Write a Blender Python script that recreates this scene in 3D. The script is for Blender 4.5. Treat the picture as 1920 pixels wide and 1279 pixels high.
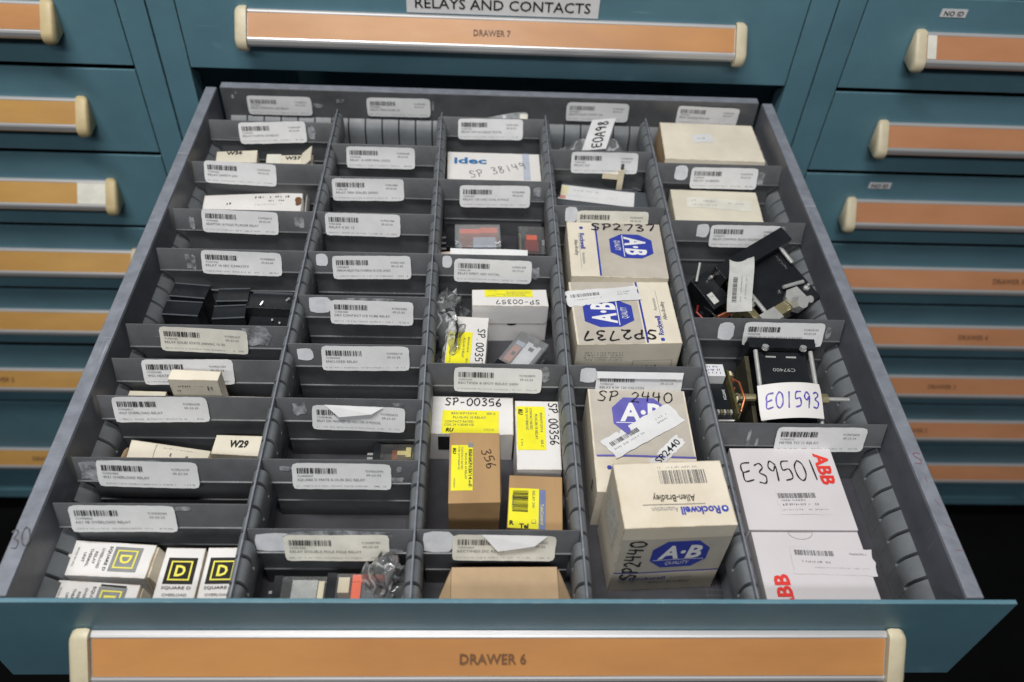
import bpy, math, random
from mathutils import Vector, Matrix, Euler, noise
R = math.radians
for o in list(bpy.data.objects): bpy.data.objects.remove(o)
scn = bpy.context.scene
col = scn.collection

# ------------------------------------------------------------------ camera, world, lights, exposure
cam = bpy.data.cameras.new('camera'); camo = bpy.data.objects.new('camera', cam); col.objects.link(camo)
camo.location = (-0.02375, -0.29123, 0.58078)
camo.rotation_euler = (R(43.3952), R(-2.6511), R(-1.2012))
cam.sensor_width = 36; cam.lens = 1599.8 / 1920 * 36
cam.clip_start = .01; cam.clip_end = 60
cam.dof.use_dof = True; cam.dof.focus_distance = .80; cam.dof.aperture_fstop = 5.0
scn.camera = camo
world = bpy.data.worlds.new('World'); scn.world = world; world.use_nodes = True
bg = world.node_tree.nodes['Background']; bg.inputs[0].default_value = (.80, .88, 1, 1); bg.inputs[1].default_value = .035

def area(name, loc, aim, sx, sy, power, colr):
    l = bpy.data.lights.new(name, 'AREA'); l.shape = 'RECTANGLE'; l.size = sx; l.size_y = sy
    l.energy = power; l.color = colr
    o = bpy.data.objects.new(name, l); col.objects.link(o); o.location = loc
    o.rotation_euler = (Vector(aim) - Vector(loc)).to_track_quat('-Z', 'Y').to_euler(); return o
area('ceiling_tube_light', (-.35, -.10, 2.0), (-.3, .1, 0), 1.3, .20, 43, (1, .985, .96))
area('ceiling_tube_light', (-.2, -1.9, 2.2), (0, .3, 0), 2.4, .30, 36, (.97, .985, 1))
scn.view_settings.view_transform = 'Standard'; scn.view_settings.look = 'None'
scn.view_settings.exposure = 0.0; scn.view_settings.gamma = 1.0
scn.render.engine = 'CYCLES'; scn.cycles.transparent_max_bounces = 32

# ------------------------------------------------------------------ materials
def mat(name, c, rough=.5, metal=0., var=.0, vscale=30., bump=0., bscale=300., spec=.5, coat=0., bevel=0., c2=None, stretch=None, wear=None, wcut=.5, rvar=.1, scr=0.):
    m = bpy.data.materials.new(name); m.use_nodes = True; nt = m.node_tree; N = nt.nodes; L = nt.links
    p = N['Principled BSDF']; p.inputs['Base Color'].default_value = (*c, 1)
    p.inputs['Roughness'].default_value = rough; p.inputs['Metallic'].default_value = metal
    p.inputs['Specular IOR Level'].default_value = spec; p.inputs['Coat Weight'].default_value = coat
    p.inputs['Coat Roughness'].default_value = .12
    tc = N.new('ShaderNodeTexCoord'); mp = N.new('ShaderNodeMapping'); L.new(tc.outputs['Object'], mp.inputs[0])
    if stretch: mp.inputs['Scale'].default_value = stretch
    oi = N.new('ShaderNodeObjectInfo'); va = N.new('ShaderNodeVectorMath'); va.operation = 'SCALE'
    L.new(oi.outputs['Location'], va.inputs[0]); va.inputs['Scale'].default_value = 3.1; L.new(va.outputs[0], mp.inputs['Location'])
    if var > 0 or c2:
        n = N.new('ShaderNodeTexNoise'); n.inputs['Scale'].default_value = vscale; n.inputs['Detail'].default_value = 5
        n.inputs['Roughness'].default_value = .62; L.new(mp.outputs[0], n.inputs['Vector'])
        r = N.new('ShaderNodeValToRGB'); e = r.color_ramp.elements; e[0].position = .34; e[1].position = .68
        e[0].color = (*(c2 if c2 else [x * (1 - var) for x in c]), 1); e[1].color = (*[min(1, x * (1 + var * .6)) for x in c], 1)
        L.new(n.outputs['Fac'], r.inputs[0]); L.new(r.outputs[0], p.inputs['Base Color'])
        rr = N.new('ShaderNodeMapRange'); rr.inputs[3].default_value = max(.03, rough - rvar); rr.inputs[4].default_value = min(1, rough + rvar)
        n2 = N.new('ShaderNodeTexNoise'); n2.inputs['Scale'].default_value = vscale * 2.7; n2.inputs['Detail'].default_value = 4
        L.new(mp.outputs[0], n2.inputs['Vector']); L.new(n2.outputs['Fac'], rr.inputs[0]); L.new(rr.outputs[0], p.inputs['Roughness'])
    nrm = None
    if bevel:
        bv = N.new('ShaderNodeBevel'); bv.samples = 4; bv.inputs['Radius'].default_value = bevel; nrm = bv.outputs[0]
    if bump > 0:
        n3 = N.new('ShaderNodeTexNoise'); n3.inputs['Scale'].default_value = bscale; n3.inputs['Detail'].default_value = 3
        L.new(mp.outputs[0], n3.inputs['Vector'])
        b = N.new('ShaderNodeBump'); b.inputs['Strength'].default_value = bump; b.inputs['Distance'].default_value = .001
        L.new(n3.outputs['Fac'], b.inputs['Height'])
        if nrm: L.new(nrm, b.inputs['Normal'])
        nrm = b.outputs[0]
    if nrm: L.new(nrm, p.inputs['Normal'])
    if scr:
        src = p.inputs['Base Color'].links[0].from_socket
        for kk, (rz_, sc) in enumerate(((.5, (3, 210, 60)), (-.9, (160, 4, 60)), (.1, (5, 260, 5)))):
            ms = N.new('ShaderNodeMapping'); ms.inputs['Rotation'].default_value = (rz_ * .7, .2, rz_); ms.inputs['Scale'].default_value = sc; L.new(mp.outputs[0], ms.inputs[0])
            ns = N.new('ShaderNodeTexNoise'); ns.inputs['Scale'].default_value = 3.2; ns.inputs['Detail'].default_value = 2; L.new(ms.outputs[0], ns.inputs['Vector'])
            nb = N.new('ShaderNodeTexNoise'); nb.inputs['Scale'].default_value = 9 + 4 * kk; L.new(mp.outputs[0], nb.inputs['Vector'])
            th = N.new('ShaderNodeMapRange'); th.inputs[1].default_value = .69; th.inputs[2].default_value = .76; L.new(ns.outputs['Fac'], th.inputs[0])
            tb = N.new('ShaderNodeMapRange'); tb.inputs[1].default_value = .5; tb.inputs[2].default_value = .65; tb.inputs[4].default_value = scr; L.new(nb.outputs['Fac'], tb.inputs[0])
            mm = N.new('ShaderNodeMath'); mm.operation = 'MULTIPLY'; L.new(th.outputs[0], mm.inputs[0]); L.new(tb.outputs[0], mm.inputs[1])
            mc = N.new('ShaderNodeMixRGB'); mc.inputs[2].default_value = (*[min(1, x * 2.6 + .05) for x in c], 1); L.new(mm.outputs[0], mc.inputs[0]); L.new(src, mc.inputs[1]); src = mc.outputs[0]
        L.new(src, p.inputs['Base Color'])
    if wear:
        b2 = N.new('ShaderNodeBevel'); b2.samples = 4; b2.inputs['Radius'].default_value = .0022; ge = N.new('ShaderNodeNewGeometry')
        dt = N.new('ShaderNodeVectorMath'); dt.operation = 'DOT_PRODUCT'; L.new(b2.outputs[0], dt.inputs[0]); L.new(ge.outputs['Normal'], dt.inputs[1])
        mr = N.new('ShaderNodeMapRange'); mr.inputs[1].default_value = .99; mr.inputs[2].default_value = .85; L.new(dt.outputs['Value'], mr.inputs[0])
        n5 = N.new('ShaderNodeTexNoise'); n5.inputs['Scale'].default_value = 110; n5.inputs['Detail'].default_value = 4; L.new(mp.outputs[0], n5.inputs['Vector'])
        m5 = N.new('ShaderNodeMapRange'); m5.inputs[1].default_value = wcut; m5.inputs[2].default_value = wcut + .18; L.new(n5.outputs['Fac'], m5.inputs[0])
        mu = N.new('ShaderNodeMath'); mu.operation = 'MULTIPLY'; L.new(mr.outputs[0], mu.inputs[0]); L.new(m5.outputs[0], mu.inputs[1])
        mx = N.new('ShaderNodeMixRGB'); mx.inputs[2].default_value = (*wear, 1); L.new(mu.outputs[0], mx.inputs[0])
        src = p.inputs['Base Color'].links[0].from_socket if p.inputs['Base Color'].links else None
        if src: L.new(src, mx.inputs[1])
        else: mx.inputs[1].default_value = (*c, 1)
        L.new(mx.outputs[0], p.inputs['Base Color'])
    return m
def clear(name, tint=(.93, .95, .95), rough=.12, body=.10, crease_glint=0.):
    m = bpy.data.materials.new(name); m.use_nodes = True; nt = m.node_tree; N = nt.nodes; L = nt.links
    N.remove(N['Principled BSDF']); out = N['Material Output']
    t = N.new('ShaderNodeBsdfTransparent'); t.inputs[0].default_value = (*tint, 1)
    g = N.new('ShaderNodeBsdfGlossy'); g.inputs['Roughness'].default_value = rough
    d = N.new('ShaderNodeBsdfDiffuse'); d.inputs[0].default_value = (.75, .77, .78, 1)
    f = N.new('ShaderNodeFresnel'); f.inputs['IOR'].default_value = 1.55
    tc = N.new('ShaderNodeTexCoord'); n = N.new('ShaderNodeTexNoise'); n.inputs['Scale'].default_value = 90; n.inputs['Detail'].default_value = 4
    L.new(tc.outputs['Object'], n.inputs['Vector']); b = N.new('ShaderNodeBump'); b.inputs['Strength'].default_value = .25; b.inputs['Distance'].default_value = .002
    L.new(n.outputs['Fac'], b.inputs['Height']); L.new(b.outputs[0], g.inputs['Normal'])
    m1 = N.new('ShaderNodeMixShader'); m1.inputs[0].default_value = body
    if crease_glint:  # white streaks painted into the film stand for highlights on its wrinkles
        nc = N.new('ShaderNodeTexNoise'); nc.inputs['Scale'].default_value = 34; nc.inputs['Detail'].default_value = 2.5; L.new(tc.outputs['Object'], nc.inputs['Vector'])
        sb = N.new('ShaderNodeMath'); sb.operation = 'SUBTRACT'; sb.inputs[1].default_value = .5; L.new(nc.outputs['Fac'], sb.inputs[0]); ab = N.new('ShaderNodeMath'); ab.operation = 'ABSOLUTE'; L.new(sb.outputs[0], ab.inputs[0])
        mr = N.new('ShaderNodeMapRange'); mr.inputs[1].default_value = 0; mr.inputs[2].default_value = .028; mr.inputs[3].default_value = crease_glint; mr.inputs[4].default_value = body; L.new(ab.outputs[0], mr.inputs[0]); L.new(mr.outputs[0], m1.inputs[0])
    L.new(t.outputs[0], m1.inputs[1]); L.new(d.outputs[0], m1.inputs[2])
    m2 = N.new('ShaderNodeMixShader'); L.new(f.outputs[0], m2.inputs[0]); L.new(m1.outputs[0], m2.inputs[1]); L.new(g.outputs[0], m2.inputs[2])
    L.new(m2.outputs[0], out.inputs[0]); return m
TEAL = mat('teal_paint', (.106, .222, .276), .40, var=.13, vscale=7, bump=.12, bscale=700, bevel=.0012, rvar=.16, wear=(.20, .30, .33), wcut=.46, scr=.22)
GREY = mat('grey_drawer_paint', (.094, .097, .104), .42, var=.22, vscale=26, bump=.10, bscale=600, bevel=.0008, rvar=.16, scr=.55)
FLOORP = mat('shaded_floor_grey', (.052, .051, .060), .40, var=.22, vscale=20, bump=.06, bscale=500, rvar=.16, scr=.6)  # drawer grey darkened: the deep shade on the floor is in the colour
WALL = mat('shaded_wall_grey', (.110, .116, .136), .40, var=.15, vscale=30, bump=.06, bscale=700, bevel=.0015, rvar=.12, scr=.35)  # darker copy of the rim grey, shade on the wall faces painted in
RIM = mat('worn_lit_rim_grey', (.215, .230, .268), .36, var=.20, vscale=60, bump=.10, bscale=700, bevel=.0015, rvar=.14, wear=(.30, .31, .34), wcut=.44, scr=.5)  # lighter copy of the wall grey, light on tops painted in, plus wear
STRIP = mat('slotted_strip_grey', (.150, .161, .172), .45, var=.16, vscale=40, bump=.05, bscale=600)
BLACK = mat('black_metal', (.010, .010, .011), .5, var=.2, vscale=20)
FLOORM = mat('dark_floor', (.004, .0042, .0045), .9, spec=.08, var=.35, vscale=5, bump=.3, bscale=60)
ALU = mat('brushed_aluminium', (.60, .59, .59), .35, metal=.45, var=.07, vscale=40, stretch=(.05, 1, 1))
CAP = mat('aged_cream_plastic', (.60, .53, .37), .45, var=.12, vscale=40, bump=.05, bscale=400)
CAP2 = mat('yellowed_plastic', (.58, .46, .25), .45, var=.15, vscale=30, bump=.05, bscale=400)
def insert(name, c, c2): return mat(name, c, .42, var=.1, vscale=16, c2=c2, coat=.14, stretch=(.35, 1, 1), bump=.30, bscale=14)
ORANGE = insert('orange_label_strip', (.490, .230, .074), (.430, .192, .066))
AMBER = insert('amber_label_strip', (.49, .275, .075), (.42, .22, .055))
PINKISH = insert('faded_copper_strip', (.47, .215, .105), (.42, .185, .085))
PAPER = mat('white_label_paper', (.70, .70, .705), .55, var=.06, vscale=60, bump=.05, bscale=500)
PAPER2 = mat('aged_label_paper', (.70, .68, .60), .6, var=.12, vscale=45)
RESID = mat('torn_paper_residue', (.34, .35, .37), .7, var=.2, vscale=130, c2=(.085, .088, .096))
RESW = mat('white_sticker_end', (.66, .67, .70), .6, var=.12, vscale=90)
BOXW = mat('white_carton', (.73, .71, .69), .55, var=.06, vscale=18, bump=.05, bscale=350, bevel=.0008, wear=(.40, .30, .19), wcut=.40)
BOXP = mat('coated_white_carton', (.62, .585, .60), .45, var=.05, vscale=12, bump=.03, bscale=300, bevel=.0008)
CREAM = mat('cream_carton', (.75, .685, .56), .6, var=.10, vscale=22, bump=.06, bscale=350, bevel=.001, wear=(.40, .30, .19), wcut=.40)
CREAM2 = mat('soiled_cream_carton', (.78, .715, .595), .6, vscale=14, c2=(.64, .565, .44), bump=.08, bscale=300, bevel=.001, wear=(.40, .30, .19), wcut=.40)
IVORY = mat('ivory_carton', (.70, .65, .53), .6, var=.08, vscale=22, bump=.05, bscale=350, bevel=.001, wear=(.40, .30, .19), wcut=.40)
TAN = mat('grey_tan_panel', (.50, .46, .395), .6, var=.12, vscale=30)
BROWN = mat('brown_cardboard', (.40, .245, .112), .75, var=.10, vscale=40, bump=.10, bscale=260, bevel=.001, stretch=(1, .25, 1))
BROWN2 = mat('pale_cardboard', (.42, .295, .175), .75, var=.10, vscale=40, bump=.10, bscale=260, bevel=.001)
YELLOW = mat('yellow_label', (.82, .76, .025), .5, var=.06, vscale=50)
INK = mat('black_ink', (.012, .012, .014), .5, var=.2, vscale=200)
INKG = mat('grey_print', (.16, .16, .165), .6, var=.3, vscale=300)
INKF = mat('faded_grey_print', (.33, .33, .33), .6, var=.2, vscale=300)
INKBR = mat('brown_print', (.17, .085, .04), .5, var=.2, vscale=100)
MARK = mat('marker_ink', (.018, .017, .02), .4, var=.2, vscale=100)
PEN = mat('grey_pen', (.09, .088, .095), .6, var=.2, vscale=100)
VIOLET = mat('violet_marker', (.10, .06, .42), .5, var=.25, vscale=120)
BLUE = mat('blue_print', (.035, .055, .36), .5, var=.12, vscale=60)
BLUEF = mat('faded_blue_print', (.13, .12, .44), .5, var=.15, vscale=60)
IDEC = mat('cyan_blue_print', (.02, .16, .40), .5, var=.1, vscale=60)
PBLUE = mat('pale_blue_print', (.46, .50, .58), .6, var=.1, vscale=60)
RED = mat('red_print', (.70, .04, .03), .5, var=.1, vscale=60)
MAROON = mat('faded_red_pen', (.22, .10, .13), .6, var=.2, vscale=100)
WHITE = mat('white_print', (.80, .80, .80), .5, var=.05, vscale=60)
LYEL = mat('yellow_print', (.80, .72, .10), .5, var=.08, vscale=60)
LOGOB = mat('black_logo', (.02, .02, .018), .35, var=.1, vscale=60)
LOGOG = mat('faded_logo', (.24, .25, .25), .5, var=.15, vscale=80)
BPLA = mat('black_plastic', (.012, .014, .017), .30, var=.25, vscale=30, bump=.05, bscale=300, bevel=.0008)
GPLA = mat('grey_plastic', (.075, .085, .098), .5, var=.1, vscale=30, bevel=.0008)
STEEL = mat('bright_steel', (.70, .70, .68), .26, metal=.55, var=.12, vscale=60)
BRASS = mat('zinc_yellow_steel', (.40, .35, .20), .3, metal=.6, var=.2, vscale=50)
PCB = mat('circuit_board', (.12, .085, .03), .45, c2=(.05, .06, .02), vscale=160)
COPPER = mat('coil_copper', (.45, .14, .06), .4, metal=.6, var=.2, vscale=90)
ORPL = mat('orange_plastic', (.85, .13, .035), .4, var=.06, vscale=40)
CREAMP = mat('cream_plastic', (.75, .66, .48), .4, var=.05, vscale=40)
CLEAR = clear('clear_plastic')
HAZY = clear('hazy_clear_plastic', (.86, .88, .90), .15, .24)
CLEARY = clear('yellowed_clear_plastic', (.86, .86, .66), .1, .06)
BAG = clear('plastic_bag_film', (.98, .98, .985), .10, .17, .60)

# ------------------------------------------------------------------ mesh helpers
class M:
    def __init__(s): s.v = []; s.f = []; s.m = []; s.mats = []
    def mi(s, m):
        if m not in s.mats: s.mats.append(m)
        return s.mats.index(m)
    def add(s, vs, fs, m, X=None):
        b = len(s.v); i = s.mi(m)
        for q in vs: s.v.append(tuple(X @ Vector(q)) if X else tuple(q))
        for q in fs: s.f.append([b + k for k in q]); s.m.append(i)
    def box(s, x0, x1, y0, y1, z0, z1, m, X=None):
        vs = [(x, y, z) for z in (z0, z1) for y in (y0, y1) for x in (x0, x1)]
        s.add(vs, [(0, 2, 3, 1), (4, 5, 7, 6), (0, 1, 5, 4), (2, 6, 7, 3), (0, 4, 6, 2), (1, 3, 7, 5)], m, X)
    def prism(s, prof, x0, x1, m, ax=0, X=None, caps=True, open_=False):
        n = len(prof); vs = []
        for x in (x0, x1):
            for a, b in prof: vs.append((x, a, b) if ax == 0 else (a, x, b) if ax == 1 else (a, b, x))
        fs = [(i, (i + 1) % n, n + (i + 1) % n, n + i) for i in range(n - (1 if open_ else 0))]
        if caps and not open_: fs += [tuple(range(n))[::-1], tuple(range(n, 2 * n))]
        s.add(vs, fs, m, X)
    def tube(s, pts, r, m, seg=8, X=None, caps=True):
        pts = [Vector(q) for q in pts]; vs = []; fs = []; up = None
        for i, q in enumerate(pts):
            d = (pts[min(i + 1, len(pts) - 1)] - pts[max(i - 1, 0)]).normalized()
            a = d.orthogonal().normalized() if up is None else (up - d * up.dot(d)).normalized(); up = a
            b = d.cross(a); rr = r[i] if isinstance(r, (list, tuple)) else r
            for k in range(seg):
                t = 2 * math.pi * k / seg; vs.append(q + a * math.cos(t) * rr + b * math.sin(t) * rr)
        for i in range(len(pts) - 1):
            for k in range(seg): fs.append((i * seg + k, i * seg + (k + 1) % seg, (i + 1) * seg + (k + 1) % seg, (i + 1) * seg + k))
        if caps: fs += [tuple(range(seg))[::-1], tuple(range((len(pts) - 1) * seg, len(pts) * seg))]
        s.add(vs, fs, m, X)
    def build(s, name, parent=None, smooth=32, loc=None, kind=None):
        me = bpy.data.meshes.new(name); me.from_pydata(s.v, [], s.f)
        for m in s.mats: me.materials.append(m)
        me.polygons.foreach_set('material_index', s.m)
        if smooth:
            me.polygons.foreach_set('use_smooth', [True] * len(me.polygons)); me.set_sharp_from_angle(angle=R(smooth))
        me.update()
        return obj(name, me, parent, loc, kind)
def obj(name, me, parent=None, loc=None, kind=None):
    o = bpy.data.objects.new(name, me); col.objects.link(o); o.parent = parent
    if loc: o.location = loc
    if kind: o['kind'] = kind
    return o
def thing(name, label, cat, loc=(0, 0, 0), rot=(0, 0, 0), group=None):
    return tag(obj(name, None, None, loc), label, cat, group, rot)
def tag(o, label, cat, group=None, rot=None):
    o['label'] = label; o['category'] = cat
    if group: o['group'] = group
    if rot: o.rotation_euler = rot
    return o
def rndpoly(cx, cy, w, h, n, seed, j=.2):
    r = random.Random(seed); out = []
    for i in range(n):
        t = 2 * math.pi * i / n; k = 1 + r.uniform(-j, j)
        c, s_ = math.cos(t), math.sin(t); q = max(abs(c), abs(s_)) ** .75
        out.append((cx + w / 2 * c / q * k, cy + h / 2 * s_ / q * k))
    return out

# flat print: list of (verts2d, faces, material, layer)
_tc = {}
def text2d(s, bold=0., shear=0.):
    k = (s, bold, shear)
    if k not in _tc:
        c = bpy.data.curves.new('t', 'FONT'); c.body = s; c.resolution_u = 2; c.offset = bold; c.shear = shear; c.fill_mode = 'FRONT'
        o = bpy.data.objects.new('t', c); me = bpy.data.meshes.new_from_object(o)
        vs = [(v.co.x, v.co.y) for v in me.vertices]; fs = [tuple(p.vertices) for p in me.polygons]
        bpy.data.objects.remove(o); bpy.data.curves.remove(c); bpy.data.meshes.remove(me)
        if bold and vs and max(v[1] for v in vs) > 1.2: return text2d(s, 0., shear)
        _tc[k] = (vs, fs)
    return _tc[k]
def rot2(vs, a, cx, cy):
    if not a: return vs
    c, s_ = math.cos(R(a)), math.sin(R(a)); return [(cx + (x - cx) * c - (y - cy) * s_, cy + (x - cx) * s_ + (y - cy) * c) for x, y in vs]
def T(s, cx, cy, h, m, w=None, rot=0, bold=0., layer=1, shear=0., left=False):
    """text centred at cx,cy; cap height h; optional total width w"""
    vs, fs = text2d(s, bold, shear)
    if not vs: return ([], [], m, layer)
    x0 = min(v[0] for v in vs); x1 = max(v[0] for v in vs); k = h / .70
    kx = k if w is None else w / max(1e-6, x1 - x0)
    off = 0 if left else (x0 + x1) / 2
    out = [(cx + (v[0] - (x0 if left else off)) * kx, cy + (v[1] - .35) * k) for v in vs]
    return (rot2(out, rot, cx, cy), fs, m, layer)
def rect(cx, cy, w, h, m, rot=0, layer=0):
    if max(w, h) > .010:
        q = gridrect(cx, cy, w, h, m, max(1, int(w / .006)), max(1, int(h / .006)), layer); return (rot2(q[0], rot, cx, cy),) + q[1:]
    return (rot2([(cx - w / 2, cy - h / 2), (cx + w / 2, cy - h / 2), (cx + w / 2, cy + h / 2), (cx - w / 2, cy + h / 2)], rot, cx, cy), [(0, 1, 2, 3)], m, layer)
def poly(pts, m, layer=0): return (pts, [tuple(range(len(pts)))], m, layer)
def gridrect(cx, cy, w, h, m, nx=10, ny=6, layer=0):
    vs = [(cx - w / 2 + w * i / nx, cy - h / 2 + h * j / ny) for j in range(ny + 1) for i in range(nx + 1)]
    return (vs, [(j * (nx + 1) + i, j * (nx + 1) + i + 1, (j + 1) * (nx + 1) + i + 1, (j + 1) * (nx + 1) + i) for j in range(ny) for i in range(nx)], m, layer)
def barcode(cx, cy, w, h, m, seed, rot=0, layer=1, n=38):
    r = random.Random(seed); vs = []; fs = []; x = 0; segs = []
    while x < 1: b = r.choice((.008, .012, .02, .03)); segs.append((x, min(1, x + b))); x += b + r.choice((.008, .014, .02, .03))
    for a, b in segs:
        i = len(vs); vs += [(cx - w / 2 + a * w, cy - h / 2), (cx - w / 2 + b * w, cy - h / 2), (cx - w / 2 + b * w, cy + h / 2), (cx - w / 2 + a * w, cy + h / 2)]; fs.append((i, i + 1, i + 2, i + 3))
    return (rot2(vs, rot, cx, cy), fs, m, layer)
def scribble(cx, cy, w, h, m, seed, rot=0, layer=1, fill=.75):
    """a line of print too small to read: tiny upright marks"""
    r = random.Random(seed); vs = []; fs = []; x = 0; cw = h * .62
    while x < w - cw:
        if r.random() < fill:
            for k in range(2):
                a = x + r.uniform(0, cw * .5); bw = cw * r.uniform(.18, .4); y0 = r.uniform(0, h * .4); y1 = r.uniform(h * .6, h); i = len(vs)
                vs += [(cx - w / 2 + a, cy - h / 2 + y0), (cx - w / 2 + a + bw, cy - h / 2 + y0), (cx - w / 2 + a + bw, cy - h / 2 + y1), (cx - w / 2 + a, cy - h / 2 + y1)]; fs.append((i, i + 1, i + 2, i + 3))
        x += cw * 1.15
    return (rot2(vs, rot, cx, cy), fs, m, layer)
def logo_d(cx, cy, s, rot, dark, lite):
    out = [rect(cx, cy, s, s, dark, rot, 0)]
    def ring(a, t, lay):
        vs = []; 
        for q in (a, a - t): vs += [(cx - q, cy - q), (cx + q, cy - q), (cx + q, cy + q), (cx - q, cy + q)]
        return (rot2(vs, rot, cx, cy), [(i, (i + 1) % 4, 4 + (i + 1) % 4, 4 + i) for i in range(4)], lite, lay)
    out.append(ring(s * .37, s * .055, 1)); out.append(T('D', cx, cy, s * .40, lite, w=s * .36, rot=0, bold=.03, layer=1))
    if rot: out[-1] = (rot2(out[-1][0], rot, cx, cy),) + out[-1][1:]
    return out
def octagon(cx, cy, w, h, m, rot=0, layer=0):
    vs = [(cx + w / 2 * a, cy + h / 2 * b) for a, b in ((-1, -.42), (-.55, -1), (.55, -1), (1, -.42), (1, .42), (.55, 1), (-.55, 1), (-1, .42))]
    n = 6; out = [(cx, cy)] + [(cx + (x - cx) * k / n, cy + (y - cy) * k / n) for k in range(1, n + 1) for x, y in vs]
    fs = [(0, 1 + i, 1 + (i + 1) % 8) for i in range(8)] + [(1 + (k - 1) * 8 + i, 1 + k * 8 + i, 1 + k * 8 + (i + 1) % 8, 1 + (k - 1) * 8 + (i + 1) % 8) for k in range(1, n) for i in range(8)]
    return (rot2(out, rot, cx, cy), fs, m, layer)
def ab_logo(cx, cy, w, h, rot=0, m=None):
    def rr(it): return (rot2(it[0], rot, cx, cy),) + it[1:]
    m = m or BLUE
    return [octagon(cx, cy, w, h, m, rot, 1), rr(T('A·B', cx, cy + h * .10, h * .47, WHITE, w=w * .76, bold=.035, shear=.12, layer=2)),
            rr(rect(cx, cy - h * .19, w * .9, h * .018, WHITE, 0, 2)), rr(T('QUALITY', cx, cy - h * .32, h * .13, WHITE, w=w * .42, bold=.02, shear=.12, layer=2))]
# handwriting
G = {'S': [[(.6, .86), (.35, 1), (.1, .82), (.3, .55), (.52, .35), (.4, .05), (.02, .1)]], 'P': [[(.12, 0), (.2, .95)], [(.02, .86), (.4, 1), (.62, .78), (.45, .5), (.17, .45)]],
     'E': [[(.6, .95), (.1, .9), (.08, .5), (.5, .55)], [(.08, .5), (.1, .05), (.62, .1)]], 'A': [[(0, 0), (.3, 1), (.6, 0)], [(.1, .4), (.52, .42)]],
     '0': [[(.32, 1), (.06, .7), (.08, .2), (.32, 0), (.58, .3), (.55, .8), (.32, 1)]], '1': [[(.32, 1), (.3, 0)]],
     '2': [[(.06, .78), (.3, 1), (.52, .75), (.3, .35), (.05, .05), (.3, .08), (.6, .02)]], '3': [[(.08, .9), (.4, 1), (.52, .78), (.25, .55), (.55, .35), (.42, .02), (.06, .08)]],
     '4': [[(.12, 1), (.06, .5), (.56, .52)], [(.46, .95), (.42, 0)]], '5': [[(.58, .98), (.16, .95), (.1, .55), (.48, .58), (.52, .15), (.08, .04)]],
     '6': [[(.42, 1), (.1, .5), (.12, .1), (.42, .02), (.52, .3), (.3, .45), (.1, .25)]], '7': [[(.04, .92), (.6, .98), (.28, 0)]],
     '8': [[(.5, .85), (.25, 1), (.12, .75), (.5, .3), (.28, 0), (.06, .25), (.5, .85)]], '9': [[(.52, .8), (.25, 1), (.08, .7), (.3, .5), (.52, .75), (.44, 0)]],
     '-': [[(.1, .45), (.5, .48)]], '.': [[(.2, .04), (.26, 0)]], ' ': []}
def hand(s, cx, cy, h, m, w=None, rot=0, t=.10, layer=2, seed=1, slant=.0):
    r = random.Random(seed); n = len(s); adv = .78; W = n * adv; vs = []; fs = []
    kx = h if w is None else w / W
    for i, ch in enumerate(s):
        jy = r.uniform(-.06, .06); jr = r.uniform(-.05, .05)
        for st in G.get(ch, []):
            P = []
            for k in range(len(st) - 1):
                p0, p1, p2, p3 = st[max(k - 1, 0)], st[k], st[k + 1], st[min(k + 2, len(st) - 1)]
                for u in (0, .25, .5, .75):
                    P.append(tuple(.5 * (2 * p1[a] + (p2[a] - p0[a]) * u + (2 * p0[a] - 5 * p1[a] + 4 * p2[a] - p3[a]) * u * u + (3 * p1[a] - p0[a] - 3 * p2[a] + p3[a]) * u ** 3) for a in (0, 1)))
            P.append(st[-1])
            Q = [((i * adv + x + (y - .5) * (jr + slant) - W / 2 + .09) * kx + cx, (y - .5 + jy) * h + cy) for x, y in P]
            b = len(vs); tt = t * h / 2
            for k, q in enumerate(Q):
                a, c = Q[max(k - 1, 0)], Q[min(k + 1, len(Q) - 1)]; dx, dy = c[0] - a[0], c[1] - a[1]; l = math.hypot(dx, dy) or 1
                g = tt * (1 + .25 * math.sin(k * 1.3 + i)); vs += [(q[0] - dy / l * g, q[1] + dx / l * g), (q[0] + dy / l * g, q[1] - dx / l * g)]
            fs += [(b + 2 * k, b + 2 * k + 1, b + 2 * k + 3, b + 2 * k + 2) for k in range(len(Q) - 1)]
    return (rot2(vs, rot, cx, cy), fs, m, layer)
def lay(name, items, fn, parent, kind=None):
    """fn(u, v, lift) -> local point; one mesh for the whole print"""
    mb = M()
    for vs, fs, m, layer in items:
        if vs: mb.add([fn(x, y, .00035 + .0003 * layer) for x, y in vs], fs, m)
    return mb.build(name, parent, smooth=0)
def face(O, U, V, bend=None):
    O = Vector(O); U = Vector(U).normalized(); V = Vector(V).normalized(); Nn = U.cross(V)
    return lambda x, y, l: O + U * x + V * y + Nn * (l + (bend(x, y) if bend else 0))

# ------------------------------------------------------------------ setting: floor
mb = M(); mb.box(-5, 5, -5, 3, -1.18, -1.08, FLOORM); fl = mb.build('floor', smooth=0); fl['kind'] = 'structure'

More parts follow.
